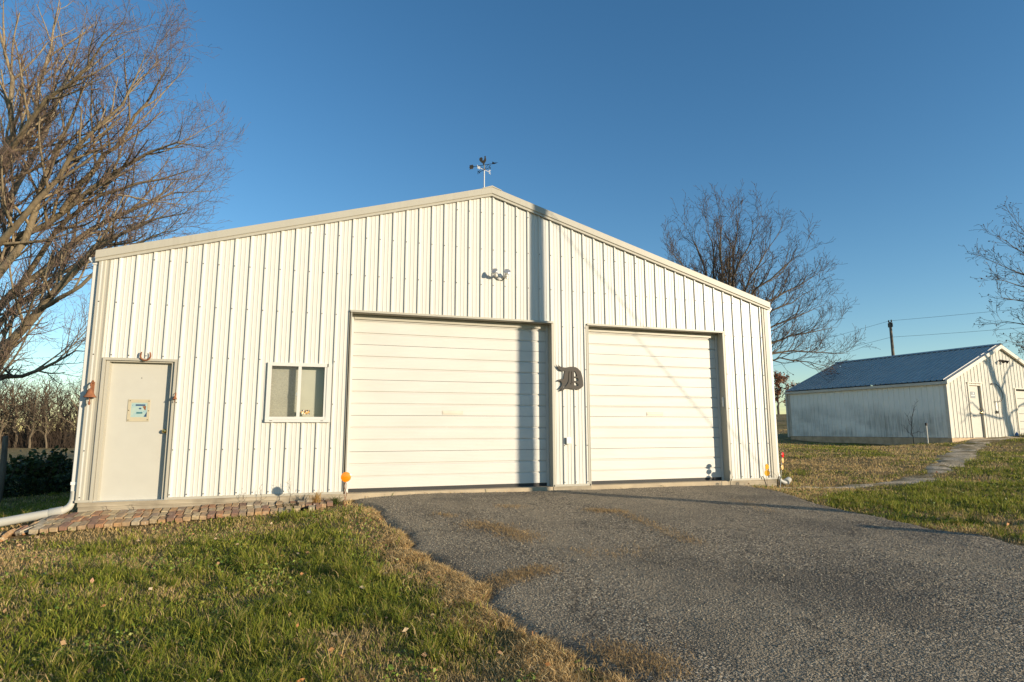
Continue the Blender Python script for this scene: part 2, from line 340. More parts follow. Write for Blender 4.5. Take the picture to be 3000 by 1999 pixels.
def height(x,y):
    x=np.asarray(x,float);y=np.asarray(y,float)
    sh=x.shape;x=x.ravel();y=y.ravel();out=np.empty(len(x))
    for i in range(0,len(x),20000):
        d=np.hypot(x[i:i+20000,None]-CPA[None,:,0],y[i:i+20000,None]-CPA[None,:,1])
        out[i:i+20000]=_phi(d)@_W[:_n]+_W[_n]
    return out.reshape(sh)

def _h(i, j, s): 
    n = (i*374761393 + j*668265263 + s*1442695041) & 0xffffffff; n = ((n ^ (n >> 13))*1274126177) & 0xffffffff
    return ((n ^ (n >> 16)) & 0xffff)/65535.
def vnoise(x, y, sc, s=0):
    x = np.asarray(x, float)/sc; y = np.asarray(y, float)/sc; i = np.floor(x).astype(np.int64); j = np.floor(y).astype(np.int64); u = x-i; v = y-j
    u = u*u*(3-2*u); v = v*v*(3-2*v)
    return (_h(i,j,s)*(1-u)+_h(i+1,j,s)*u)*(1-v)+(_h(i,j+1,s)*(1-u)+_h(i+1,j+1,s)*u)*v
def fbm(x, y, sc, s=0): return .5*vnoise(x,y,sc,s)+.3*vnoise(x,y,sc/2.1,s+1)+.2*vnoise(x,y,sc/4.3,s+2)
LY = [-16,-9,-7.2,-6.3,-5.8,-5.4,-5.05,-4.6,-3.8,-2.6,-1.4,-.5,.3]; LX = [5.2,4.75,4.50,4.30,4.16,4.33,4.22,4.06,3.97,3.88,3.75,3.62,3.54]
RY = [-16,-8,-5.8,-4.8,-4,-2.9,-2,-1.2,-.6,.3]; RX = [13,10.6,10.0,10.0,10.1,10.3,10.6,10.88,11.1,11.3]
def drive_d(x, y):
    x = np.asarray(x, float); y = np.asarray(y, float)
    d = np.minimum(np.minimum(x-np.interp(y, LY, LX), np.interp(y, RY, RX)-x), -.03-y)
    return d + (fbm(x, y, .55, 5)-.5)*.30*np.where(y > -.25, .1, 1)
PATH = [(12.0,-.55,.30),(13.0,-.92,.30),(14.1,-.98,.28),(15.2,-.75,.24),(17.3,.35,.24),(20.8,2.45,.30),(24.6,4.75,.40),(27.2,6.0,.55),(29.6,6.3,.5)]
def path_d(x, y):
    x = np.asarray(x, float); y = np.asarray(y, float); best = np.full(x.shape, -9.)
    for (ax,ay,aw),(bx,by,bw) in zip(PATH[:-1], PATH[1:]):
        t = np.clip(((x-ax)*(bx-ax)+(y-ay)*(by-ay))/((bx-ax)**2+(by-ay)**2), 0, 1)
        best = np.maximum(best, aw+(bw-aw)*t-np.hypot(x-ax-t*(bx-ax), y-ay-t*(by-ay)))
    return best + (fbm(x, y, .8, 9)-.5)*.75
def dryness(x, y):
    x = np.asarray(x, float); y = np.asarray(y, float)
    d = drive_d(x, y)
    a = (fbm(x, y, 2.6, 21)-.47)*2.6+(fbm(x, y, .55, 61)-.47)*1.5+.46
    a += .95*np.exp(-(np.clip(-d, 0, 9)/(.22+.20*np.clip(-y/4, 0, 1)))**2)*np.where(x < 7, np.clip((-y-.6)/3, .3, 1), .6)                              # parched edge along the asphalt
    r = np.hypot(x-CAM.x, y-CAM.y)
    a += np.where(y > -1.6+(x-13)*.28, np.clip((x-11.5)/6, 0, .10), np.where(x > 9, -.42, 0))+np.clip((r-30)/40, 0, .5)
    a += .5*np.exp(-((x-2.0)/1.2)**2-((y+1.6)/.5)**2)+.4*np.exp(-((x-2.3)/.8)**2-((y+3.2)/.4)**2)
    a += .55*np.exp(-((x-27)/5)**2-((y-2)/1.5)**2)
    return np.clip(a, 0, 1)
def axis(lo, hi, st, far):
    c = list(np.arange(lo, hi+1e-6, st)); s = st; a = lo; L = []
    while a > -far: s *= 1.13; a -= s; L.append(a)
    s = st; b = hi; Rr = []
    while b < far: s *= 1.13; b += s; Rr.append(b)
    return np.array(L[::-1]+c+Rr)
def grid_mesh(name, gx, gy, zf, keep, mat, tintf=None):
    X, Y = np.meshgrid(gx, gy); Z = zf(X, Y); nx, ny = len(gx), len(gy)
    V = np.stack([X, Y, Z], -1).reshape(-1, 3); idx = np.arange(nx*ny).reshape(ny, nx)
    F = np.stack([idx[:-1,:-1], idx[:-1,1:], idx[1:,1:], idx[1:,:-1]], -1).reshape(-1, 4)
    if keep is not None:
        c = V[F].mean(1); F = F[keep(c[:,0], c[:,1])]; u, inv = np.unique(F, return_inverse=True); V = V[u]; F = inv.reshape(F.shape)
    return fast_mesh(name, V, F, mat, smooth=True), V
def ground_z(X, Y):
    z = height(X, Y)
    r = np.hypot(X-CAM.x, Y-CAM.y); am = np.where(np.minimum(drive_d(X, Y), 1) > -.1, 0, 1)
    return z + am*((fbm(X, Y, 1.1, 3)-.5)*.07+(vnoise(X, Y, .35, 33)-.5)*.035+(fbm(X, Y, 6, 31)-.5)*np.clip((r-14)/30, 0, .5))
g, V = grid_mesh('ground', axis(-9, 16, .22, 900), axis(-11, 9, .22, 900), ground_z, None, MT['ground'])
a = g.data.attributes.new('dry', 'FLOAT', 'POINT'); a.data.foreach_set('value', dryness(V[:,0], V[:,1]).astype(np.float32)); tag(g, kind='structure')
def drive_z(X, Y):
    d = drive_d(X, Y); z = height(X, Y)+np.clip((d-.03)*.35, -.05, .036)
    return z + (fbm(X, Y, .9, 14)-.5)*.018 + (vnoise(X, Y, .16, 15)-.5)*.006
o, _ = grid_mesh('driveway', np.arange(3.2, 12.2, .055), np.arange(-13, .04, .055), drive_z, lambda x, y: drive_d(x, y) > -.07, MT['asphalt']); tag(o, kind='structure')
o, _ = grid_mesh('gravel_path', np.arange(11.2, 29.6, .11), np.arange(-1.9, 7.2, .11), lambda X, Y: ground_z(X, Y)+np.clip(path_d(X, Y)*.12, -.03, .014)+(vnoise(X, Y, .2, 8)-.5)*.008, lambda x, y: path_d(x, y) > -.1, MT['gravel']); tag(o, kind='structure')
def gz(x, y): return float(ground_z(np.array([float(x)]), np.array([float(y)]))[0])

# ------------------------------------------------------------------ the garage
RIB = .2286; XL, XR = -.254, 12.11; XC = (XL+XR)/2; EAVE = 3.60; SL = .29; APEX = EAVE+SL*(XC-XL); DEPTH = 15.2; TH = .10
garage = empty('garage', (XC, 0, -.1), label='long white ribbed metal garage with a low gable and two cream overhead doors', cat='garage')
GO = garage.location.copy()
def gp(mb, name, mat, parent=garage, smooth=False, label=None):
    o = build(mb, name, MT[mat], parent, GO, smooth)
    if label: o['label'] = label
    return o
def roofz(x): return APEX-SL*abs(x-XC)
OPEN = [(-.04, .87, -.02, 2.05), (3.48, 7.105, -.02, 3.005), (7.865, 10.92, -.02, 3.005), (2.215, 3.13, 1.165, 2.087)]
def rib_cols(u0, u1, first, pitch=RIB, hgt=.024):
    prof = [(0,0),(.007,hgt),(.027,hgt),(.056,0),(.094,0),(.099,.006),(.109,.006),(.116,0),(.158,0),(.163,.006),(.173,.006),(.180,0)]
    k = math.floor((u0-first)/pitch)-1; out = []
    while first+k*pitch < u1+pitch:
        out += [(first+k*pitch+a*pitch/RIB, d) for a, d in prof]; k += 1
    return out
def corr(u0, u1, first, zb, zt, opens, fn, brk=(), hgt=.024):
    """ribbed sheet between u0 and u1; fn(u, depth, z) -> point"""
    c = rib_cols(u0, u1, first, hgt=hgt); us = np.array([a for a, _ in c]); ds = np.array([d for _, d in c])
    pts = sorted(set([u0, u1]+[a for a in us if u0 < a < u1]+[b for o in opens for b in o[:2] if u0 < b < u1]+[b for b in brk if u0 < b < u1]))
    dep = np.interp(pts, us, ds); mb = MB()
    for (a, b), (da, db) in zip(zip(pts[:-1], pts[1:]), zip(dep[:-1], dep[1:])):
        m = (a+b)/2; spans = [(None, None)]; ops = [o for o in opens if o[0] < m < o[1]]
        iv = []
        z0 = zb
        for o in sorted(ops, key=lambda o: o[2]):
            if o[2] > z0: iv.append((z0, o[2]))
            z0 = o[3]
        iv.append((z0, None))
        for lo, hi in iv:
            mb.add([fn(a, da, lo), fn(b, db, lo), fn(b, db, zt(b) if hi is None else hi), fn(a, da, zt(a) if hi is None else hi)], [(0,1,2,3)])
    return mb
sheets = [XL+.02]; k = -1
edges = [XL+.03]+[RIB*(i)-.012 for i in range(3, 53, 4)]+[XR-.03]
for a, b in zip(edges[:-1], edges[1:]):
    mb = corr(a, b, 0, .02, lambda u: roofz(u)-.05, OPEN, lambda u, d, z: (u, -d, z), (XC,))
    if mb.f: gp(mb, 'wall_panel', 'wall')
for X, s in ((XL, -1), (XR, 1)):                        # side walls and rear wall
    ed = np.linspace(.03, DEPTH, 6)
    for a, b in zip(ed[:-1], ed[1:]): gp(corr(a, b, 0, .02, lambda u: EAVE-.03, [], lambda u, d, z: (X+s*(d), u, z)), 'side_panel', 'wall')
gp(corr(XL, XR, 0, .02, lambda u: roofz(u)-.05, [], lambda u, d, z: (u, DEPTH+d, z), (XC,)), 'rear_wall', 'wall')
mb = MB()                                                # screws
rowz = [.06, .72, 1.43, 2.13, 2.93, 3.63, 4.3, 5.0]
for i in range(-1, 53):
    x = i*RIB+.0205
    for z in rowz:
        if z > roofz(x)-.16 or any(o[0]-.05 < x < o[1]+.05 and o[2]-.06 < z < o[3]+.05 for o in OPEN): continue
        mb.lathe([(.0095, .024), (.0095, .028), (.005, .033)], 6, Matrix.Translation((x, 0, z)) @ Matrix.Rotation(pi/2, 4, 'X'))
o = gp(mb, 'screw_heads', 'verdigris'); o['kind'] = 'stuff'
# frame behind: lining so that nothing is see-through
for x0, x1, y0, y1 in ((XL+.05, -.06, 0, 3.0), (.90, 2.20, 0, 3.0), (3.15, 3.45, 0, 3.0), (7.13, 7.84, 0, 3.0), (10.95, XR-.05, 0, 3.0), (2.2, 3.15, 0, 1.15), (2.2, 3.15, 2.1, 3.0), (-.06, .9, 2.09, 3.0)):
    gp(MB().box(x0, x1, .02, .05, y0, y1), 'wall_backing', 'dark')
# roof: two slopes with ridge cap, rakes, corner trim, gutters
for s in (-1, 1):
    xe = XC+s*(XC-XL+.06)
    ed = np.linspace(-.06, DEPTH+.06, 9)
    for a, b in zip(ed[:-1], ed[1:]):
        gp(corr(a, b, 0, 0, lambda u: 1, [], lambda u, d, z: ((xe if z == 0 else XC), u, (EAVE-SL*.06 if z == 0 else APEX)+d+.10)), 'roof_panel', 'garage_roof')
rake_w = .165
for s, nm in ((-1, 'left'), (1, 'right')):
    xe = XC+s*(XC-XL+.045); mb = MB()
    def P(x, dz, y): return (x, y, APEX-SL*abs(x-XC)+dz)
    secs = [(xe, XC)]
    prof = [(-.062, .115), (-.066, -.005), (-.052, -.012), (-.047, -.022), (-.050, -.055), (-.022, -.058), (-.01, .115)]
    n = len(prof); vs = [P(xe, dz, y) for y, dz in prof]+[P(XC, dz, y) for y, dz in prof]
    mb.add(vs, [(i, (i+1)%n, (i+1)%n+n, i+n) for i in range(n)]+[tuple(range(n)), tuple(range(n, 2*n))[::-1]])
    gp(mb, 'rake_trim', 'trim')
mb = MB()
for s in (-1, 1):
    mb.add([(XC, -.07, APEX+.14), (XC+s*.19, -.07, APEX+.125-SL*.19), (XC+s*.19, -.07, APEX+.113-SL*.19), (XC, -.07, APEX+.113), (XC, DEPTH, APEX+.14), (XC+s*.19, DEPTH, APEX+.125-SL*.19)], [(0,1,2,3), (0,1,5,4)])
gp(mb, 'ridge_cap', 'trim')
for s, X in ((-1, XL), (1, XR)):
    def cx(a): return X-s*a
    prof = [(0, .12), (0, -.022), (.085, -.024), (.10, -.012), (.125, -.012), (.15, -.021), (.152, .0)] if s < 0 else [(0, .12), (0, -.022), (.10, -.023), (.103, -.012), (.125, -.012), (.128, -.021), (.15, -.021), (.152, 0)]
    n = len(prof); vs = [(cx(a), y, 0.015) for a, y in prof]+[(cx(a), y, roofz(cx(a))-.03) for a, y in prof]
    gp(MB().add(vs, [(i, i+1, i+1+n, i+n) for i in range(n-1)]), 'corner_trim', 'trim')
for s, X in ((-1, XL), (1, XR)):
    z0 = EAVE-.10; prof = [(0, 0), (.075, .0), (.10, .045), (.13, .075), (.13, .105), (.122, .105), (.122, .08), (.09, .05), (.07, .01), (0, .01)]
    n = len(prof); vs = [(X+s*(a+.015), .02, z0+b) for a, b in prof]+[(X+s*(a+.015), DEPTH, z0+b) for a, b in prof]
    mb = MB().add(vs, [(i, (i+1)%n, (i+1)%n+n, i+n) for i in range(n)])
    mb.add([(X+s*(a+.015), .018, z0+b) for a, b in ((0,0),(.075,0),(.10,.045),(.13,.075),(.13,.105),(0,.105))], [(0,1,2,3,4,5)])
    gp(mb, 'gutter', 'white_trim')
# left downspout with strap and elbow; right downspout
mb = MB(); mb.box(-.345, -.262, .03, .095, .14, 3.50, bev=.008); mb.box(-.348, -.259, .027, .098, 2.745, 2.75)
ds = gp(mb, 'downspout', 'white_trim')
gp(MB().box(-.352, -.250, .022, .102, .235, .28, bev=.004), 'strap', 'white_plastic', ds)
for c in ds.children: c.matrix_parent_inverse = Matrix()
gp(MB().tube([(-.303, .06, .15), (-.304, .06, .04), (-.315, .055, -.02), (-.345, .05, -.075), (-.40, .04, -.112), (-.45, .03, -.13)], [.045,.045,.047,.05,.05,.05], 14), 'downspout_elbow', 'pvc', smooth=True)
mb = MB(); mb.box(12.125, 12.20, .02, .085, .10, 3.50, bev=.008); gp(mb, 'downspout', 'white_trim')
gp(MB().tube([(12.16, .05, .12), (12.17, .04, .02), (12.20, .02, -.05), (12.26, .0, -.085), (12.34, -.01, -.095)], [.042]*5, 12), 'downspout_elbow', 'pvc', smooth=True)
# skirt boards, base trim, slab, thresholds
mb = MB(); mb.box(-.225, 3.50, -.028, .3, -.075, -.012); gp(mb, 'skirt_board', 'skirt')
mb = MB(); mb.box(-.215, 3.50, -.022, .3, -.7, -.078); gp(mb, 'skirt_board', 'skirt')
gp(MB().box(7.11, 7.86, -.028, .3, -.6, -.012), 'skirt_board', 'skirt'); gp(MB().box(10.925, 12.06, -.028, .3, -.7, -.012), 'skirt_board', 'skirt')
gp(MB().box(3.502, 7.108, -.018, .5, -.6, -.014), 'door_slab', 'concrete'); gp(MB().box(7.862, 10.923, -.018, .5, -.6, -.014), 'door_slab', 'concrete')
gp(MB().box(XL+.05, XR-.05, .51, DEPTH-.05, -.9, -.02), 'foundation', 'concrete')
for x0, x1 in ((XL-.005, -.085), (.905, 3.44), (7.135, 7.83), (10.955, XR+.003)):
    gp(MB().box(x0, x1, -.031, .01, -.0105, .024), 'base_trim', 'trim')
# overhead doors
def overhead(x0, x1, hx):
    D = .185
    root = gp(MB().box(x0+.03, x1-.03, D+.07, D+.08, 0, 3.1), 'overhead_door', 'dark')
    zl = [.205, .41]
    for k in range(5):
        zb = .045+k*.606; zt = zb+.602; prof = [(zb, .004), (zb+.003, 0)]
        for l in zl:
            prof += [(zb+l-.036, 0), (zb+l-.006, .02), (zb+l, .02), (zb+l+.0015, 0)]
        prof += [(zt-.003, 0), (zt, .004)]
        n = len(prof); mb = MB()
        vs = [(x0+.012, D+d, z) for z, d in prof]+[(x1-.012, D+d, z) for z, d in prof]+[(x0+.012, D+.04, zb), (x0+.012, D+.04, zt), (x1-.012, D+.04, zb), (x1-.012, D+.04, zt)]
        mb.add(vs, [(i, n+i, n+i+1, i+1) for i in range(n-1)]+[tuple(range(n))+(2*n+1, 2*n), tuple(range(2*n-1, n-1, -1))+(2*n+2, 2*n+3)])
        gp(mb, 'door_section', 'door', root)
    gp(MB().box(x0+.012, x1-.012, D+.008, D+.05, -.012, .045), 'bottom_seal', 'rubber', root)
    mb = MB(); mb.box(hx-.19, hx+.19, D-.007, D+.002, 1.275, 1.345, bev=.003); mb.box(hx-.17, hx+.17, D-.013, D-.007, 1.30, 1.315)
    gp(mb, 'lift_handle', 'shed_trim', root)
    # jamb, stops, header
    for s, x in ((1, x0), (-1, x1)):
        gp(MB().box(min(x, x-s*.012), max(x, x-s*.012), -.028, .16, -.012, 3.0), 'door_jamb', 'trim')
        gp(MB().box(min(x-s*.012, x-s*.05), max(x-s*.012, x-s*.05), -.024, -.001, .02, 2.995), 'jamb_trim', 'trim')
        gp(MB().box(min(x, x+s*.045), max(x, x+s*.045), .162, .182, -.012, 3.0), 'door_stop', 'white_trim')
    mb = MB(); mb.box(x0-.03, x1+.03, -.05, .0, 2.985, 3.02); mb.box(x0+.012, x1-.012, -.03, .158, 2.985, 3.0); gp(mb, 'door_header', 'trim')
    mb = MB(); mb.box(x0+.047, x1-.047, .150, .182, 2.90, 2.984); mb.box(x0+.047, x1-.047, .135, .149, 2.955, 2.97); gp(mb, 'header_stop', 'trim')
overhead(3.48, 7.105, 5.28); overhead(7.865, 10.92, 9.38)
# entry door
dr = gp(MB().box(.0, .83, .085, .125, -.005, 2.03), 'entry_door', 'man_door')
gp(MB().lathe([(.032, 0), (.032, .006), (.013, .012), (.013, .035), (.028, .045), (.031, .058), (.022, .072), (.004, .076)], 18, Matrix.Translation((.79, .085, 1.0)) @ Matrix.Rotation(pi/2, 4, 'X')), 'knob', 'brass', dr, True)
gp(MB().lathe([(.007, 0), (.007, .004), (.002, .006)], 10, Matrix.Translation((.42, .085, 1.80)) @ Matrix.Rotation(pi/2, 4, 'X')), 'peephole', 'iron', dr)
mb = MB()
mb.box(-.045, .0, -.0, .125, -.012, 2.05); mb.box(.83, .872, -.0, .125, -.012, 2.05); mb.box(0, .83, .0, .125, 2.031, 2.05)
mb.box(.0, .014, .066, .084, 0, 2.03); mb.box(.816, .83, .066, .084, 0, 2.03)
gp(mb, 'door_frame', 'trim')
mb = MB(); mb.box(-.082, -.046, -.034, .0, -.012, 2.09); mb.box(.872, .905, -.034, .0, -.012, 2.09); mb.box(-.046, .872, -.034, .0, 2.052, 2.09); gp(mb, 'door_casing', 'trim')
gp(MB().box(-.04, .87, -.028, .14, -.0115, -.002), 'threshold', 'steel')
# window
wf = MB(); 
wf.box(2.20, 3.13, -.045, .03, 2.035, 2.09); wf.box(2.20, 2.262, -.045, .03, 1.16, 2.035); wf.box(3.112, 3.19, -.045, -.022, 1.16, 2.09); wf.box(3.075, 3.112, -.035, .03, 1.22, 2.035)
wf.box(2.20, 3.19, -.055, .03, 1.135, 1.185); wf.box(2.262, 3.112, -.04, .03, 1.187, 1.222)
win = gp(wf, 'window', 'white_trim')
gp(MB().box(2.665, 2.715, -.042, .028, 1.222, 2.035), 'mullion', 'white_trim', win)
gp(MB().add([(2.262,.006,1.222),(2.665,.006,1.222),(2.665,.006,2.035),(2.262,.006,2.035)], [(0,1,2,3)]), 'pane', 'glass', win); gp(MB().add([(2.715,-.004,1.222),(3.075,-.004,1.222),(3.075,-.004,2.035),(2.715,-.004,2.035)], [(0,1,2,3)]), 'pane', 'glass', win)
gp(MB().add([(2.262,-.018,1.222),(2.665,-.018,1.222),(2.665,-.018,2.035),(2.262,-.018,2.035)], [(0,1,2,3)]), 'insect_screen', 'screen', win)
mb = MB(); mb.box(2.645, 2.660, -.03, -.019, 1.56, 1.61); gp(mb, 'latch', 'steel', win)
for q in (2.29, 3.06): gp(MB().box(q-.02, q+.02, -.058, -.0555, 1.155, 1.163), 'weep_hole', 'dark', win)
mb = MB()
for k in range(37):
    z = 1.19+k*.0245; mb.add([(2.22, .135, z), (3.12, .135, z), (3.12, .115, z+.0235), (2.22, .115, z+.0235)], [(0,1,2,3)])
bl = gp(mb, 'window_blind', 'blind', win)
gp(MB().box(2.2, 3.15, .17, .19, 1.1, 2.15), 'blind_backing', 'dark')
gp(MB().add([(2.735,-.0075,1.265),(2.87,-.0075,1.262),(2.87,-.0075,1.335),(2.735,-.0075,1.332)], [(0,1,2,3)]), 'sticker', 'sticker', win)
# keypad on the jamb belongs to no door leaf: its own thing
thing1(MB().box(10.895, 10.918, .03, .075, 1.46, 1.66, bev=.006), 'door_sensor_box', MT['white_plastic'], (10.918, .05, 1.46), label='small pale box on the right jamb of the narrower overhead door', cat='switch box')

# ------------------------------------------------------------------ fittings on the garage front
def Rm(ax, deg): return Matrix.Rotation(R_(deg), 4, ax)
def T(x, y, z): return Matrix.Translation((x, y, z))
# twin flood light
fl = empty('flood_light', (6.09, 0, 3.78), label='white twin floodlight below the garage gable peak', cat='floodlight')
def fp(mb, name, mat, par=None, root=None, sm=True):
    r = root or fl; return build(mb, name, MT[mat], par or r, r.location, sm)
mb = MB().lathe([(.062, 0), (.062, .02), (.05, .032), (.02, .036)], 24, T(6.09, -.019, 3.80) @ Rm('X', 90)); fp(mb, 'mounting_plate', 'white_plastic')
for sx, yaw_, el in ((-1, -34, -30), (1, -4, -36)):
    d = (Rm('Z', yaw_) @ Rm('X', el)).to_3x3() @ Vector((0, -1, 0)); b = Vector((6.09+sx*.045, -.05, 3.80)); e = b+Vector((sx*.05, -.05, -.005))
    fp(MB().tube([b, b+Vector((sx*.025, -.03, .006)), e], [.014, .016, .018], 10), 'swivel_arm', 'white_plastic')
    q = d.to_track_quat('Z', 'Y').to_matrix().to_4x4()
    h = fp(MB().lathe([(.018, -.02), (.03, 0), (.033, .05), (.028, .055)], 18, T(*e) @ q), 'lamp_holder', 'white_plastic')
    fp(MB().lathe([(.026, .05), (.03, .065), (.057, .110), (.064, .128), (.056, .136), (.002, .140)], 20, T(*e) @ q), 'lamp_bulb', 'steel', h)
mb = MB().tube([(6.20, -.03, 3.83), (6.215, -.06, 3.82), (6.21, -.085, 3.79), (6.20, -.09, 3.755)], [.014, .022, .024, .02], 10); fp(mb, 'motion_sensor', 'white_plastic')
# outlet box
ob = empty('outlet_box', (7.40, -.02, .735), label='small white outlet box low on the pier between the overhead doors', cat='outlet box')
build(MB().box(7.365, 7.445, -.06, -.006, .74, .865, bev=.006), 'box_body', MT['white_plastic'], ob, ob.location); build(MB().box(7.360, 7.450, -.072, -.061, .755, .872, bev=.004), 'cover', MT['white_plastic'], ob, ob.location)
# blackletter emblem
OUT = [(325,345),(355,395),(385,422),(395,345),(430,392),(520,420),(640,426),(720,405),(800,394),(880,392),(960,405),(1040,455),(1100,525),(1140,610),(1170,740),(1185,880),(1190,1010),(1165,1055),(1100,1105),(1040,1145),(975,1160),(930,1135),(860,1135),(760,1115),(650,1115),(560,1150),(520,1190),(430,1208),(440,1172),(485,1145),(478,1118),(430,1152),(383,1146),(440,1090),(490,1010),(500,950),(480,900),(440,875),(395,880),(348,892),(370,850),(430,820),(540,805),(562,740),(570,640),(590,565),(605,545),(480,540),(410,500),(360,440)]
HOL = [[(718,545),(740,545),(718,700),(712,850),(692,935),(640,1020),(585,1075),(540,1108),(538,1078),(600,1012),(665,920),(690,850),(700,700)], [(798,545),(815,545),(818,890),(842,965),(828,978),(803,905)], [(785,915),(802,972),(782,985),(758,970)],
       [(888,540),(925,540),(980,640),(987,695),(970,712),(890,716)], [(882,760),(1010,760),(1035,800),(1030,858),(890,860)], [(888,905),(960,915),(1022,960),(1037,1008),(1000,1022),(890,1000)]]
def emb(p): return (7.19+(p[0]-325)*.000622, 2.202-(p[1]-345)*.000565)
cu = bpy.data.curves.new('emblem_outline', 'CURVE'); cu.dimensions = '2D'; cu.fill_mode = 'BOTH'; cu.extrude = .006; cu.bevel_depth = .0015; cu.bevel_resolution = 0
for pl in [OUT]+HOL:
    s = cu.splines.new('POLY'); s.points.add(len(pl)-1); s.use_cyclic_u = True
    for q, p in zip(s.points, pl): x, z = emb(p); q.co = (x-7.46, z-1.71, 0, 1)
tmp = bpy.data.objects.new('tmp', cu); COL.objects.link(tmp); dg = bpy.context.evaluated_depsgraph_get()
me = bpy.data.meshes.new_from_object(tmp.evaluated_get(dg)); bpy.data.objects.remove(tmp)
for v in me.vertices: v.co = (v.co.x, v.co.z, v.co.y)
me.flip_normals(); me.materials.clear(); o = link('letter_emblem', me, MT['emblem']); o.location = (7.46, -.034, 1.71)
tag(o, 'dark metal blackletter D emblem mounted between the two overhead doors', 'emblem')
# horseshoe over the entry door
pts = [(.475+.066*sin(a), -.054, 2.125-.066*cos(a)) for a in np.linspace(-1.75, 1.75, 16)]
pts = [(.475-.054, -.054, 2.185), (.475-.062, -.054, 2.16)]+pts+[(.475+.062, -.054, 2.16), (.475+.054, -.054, 2.185)]
hs = empty('horseshoe', (.475, -.045, 2.06), label='rusty horseshoe hung points up over the entry door', cat='horseshoe')
mb = MB()
for p, q in zip(pts[:-1], pts[1:]): pass
mb.tube(pts, [.008]+[.0125]*18+[.008], 8); build(mb, 'shoe', MT['rust'], hs, hs.location, True)
for i in (4, 7, 12, 15): build(MB().lathe([(.004, 0), (.004, .008)], 6, T(pts[i][0], -.062, pts[i][2]) @ Rm('X', 90)), 'nail', MT['iron'], hs, hs.location)
# rusty bell on the corner trim, small bell on the casing
def bell(name, x, y, ztop, sc, label):
    r = empty(name, (x, y, ztop-.36*sc), label=label, cat='bell')
    m = T(x, y, ztop) @ Matrix.Scale(sc, 4)
    b = lambda mb, n, mt, p=None: build(mb, n, MT[mt], p or r, r.location, True)
    mb = MB(); mb.box(-.022, .022, .0, .014, -.20, .0, m, bev=.004); mb.box(-.012, .012, -.012, .0, -.012, .02, m)
    mb.tube([m @ Vector(p) for p in ((0, .0, -.02), (0, -.05, -.01), (0, -.085, -.035), (0, -.085, -.07))], [.012*sc]*4, 8); b(mb, 'bracket', 'rust')
    bb = b(MB().lathe([(.004, -.15), (.02, -.155), (.034, -.18), (.045, -.215), (.062, -.25), (.082, -.275), (.084, -.283), (.07, -.283), (.05, -.24)], 20, m @ T(0, -.085, .05)), 'bell_body', 'rust')
    b(MB().tube([m @ Vector(p) for p in ((0, -.085, -.07), (0, -.085, -.14))], .006*sc, 6), 'hanger', 'rust')
    b(MB().tube([m @ Vector(p) for p in ((0, -.085, -.14), (0, -.085, -.29), (0, -.085, -.32), (0, -.085, -.345))], [.006*sc, .008*sc, .018*sc, .008*sc], 8), 'clapper', 'rust', bb)
bell('dinner_bell', -.178, -.024, 1.722, 1.0, 'large rusty bell on a bracket at the left corner of the garage')
bell('door_bell', .918, -.036, 1.575, .42, 'small rusty bell on the right side of the entry door casing')
# notice on the entry door
pq = empty('door_notice', (.415, .083, 1.14), label='square weathered notice screwed to the white entry door', cat='sign')
pp = lambda mb, n, mt: build(mb, n, MT[mt], pq, pq.location)
mb = MB(); y0, y1 = .076, .0835
mb.box(.27, .315, y0, y1, 1.145, 1.475); mb.box(.528, .562, y0, y1, 1.145, 1.475); mb.box(.315, .528, y0, y1, 1.425, 1.475); mb.box(.315, .528, y0, y1, 1.145, 1.21); pp(mb, 'frame', 'cardboard')
pp(MB().box(.315, .528, .079, .0835, 1.21, 1.425), 'sheet', 'print')
pp(MB().box(.372, .500, .0775, .0788, 1.378, 1.402), 'banner', 'navy'); pp(MB().box(.418, .448, .0775, .0788, 1.328, 1.350), 'logo_block', 'navy'); pp(MB().box(.388, .468, .0775, .0788, 1.262, 1.284), 'footer_bar', 'teal')
pp(MB().add([(.462, .0775, 1.372), (.512, .0775, 1.378), (.507, .0775, 1.31), (.495, .0775, 1.318)], [(3,2,1,0)]), 'torn_patch', 'rust'); pp(MB().add([(.488, .0775, 1.215), (.526, .0775, 1.215), (.526, .0775, 1.29)], [(0,1,2)]), 'corner_patch', 'navy')
for x, z in ((.295, 1.455), (.545, 1.45), (.285, 1.31), (.548, 1.305), (.288, 1.165), (.542, 1.17)): pp(MB().lathe([(.007, 0), (.007, .004), (.003, .006)], 8, T(x, .0765, z) @ Rm('X', 90)), 'screw', 'iron')
# weather vane
VX, VY, VZ = 5.85, .22, 5.60; VK = .60
wv = empty('weather_vane', (VX, VY, VZ), label='rooster weather vane with arrow on the garage roof peak', cat='weather vane')
wp = lambda mb, n, mt, p=None: build(mb, n, MT[mt], p or wv, wv.location, False)
wp(MB().tube([(VX, VY, VZ-.1), (VX, VY, VZ+.36)], .011, 10), 'rod', 'white_trim'); wp(MB().tube([(VX, VY, VZ+.36), (VX, VY, VZ+.455)], .008, 8), 'spindle', 'brass')
HB = VZ+.355
VS = T(VX, VY, HB) @ Matrix.Scale(VK, 4) @ T(-VX, -VY, -(VZ+.385))
def wp(mb, n, mt, p=None):
    mb.v = [tuple(VS @ Vector(v)) for v in mb.v]; return build(mb, n, MT[mt], p or wv, wv.location, False)
wp(MB().lathe([(.005, -.03), (.024, -.015), (.028, 0), (.024, .015), (.005, .03)], 14, T(VX, VY, VZ+.385)), 'hub', 'rust')
mA = T(VX, VY, VZ+.545) @ Rm('Z', -38)
mb = MB().tube([mA @ Vector((-.40, 0, 0)), mA @ Vector((.40, 0, 0))], .009, 8)
mb.prism([(.27, -.012), (.28, .075), (.34, .03), (.47, .006), (.34, -.02)], -.004, .004, mA)
ar = wp(mb, 'arrow', 'iron')
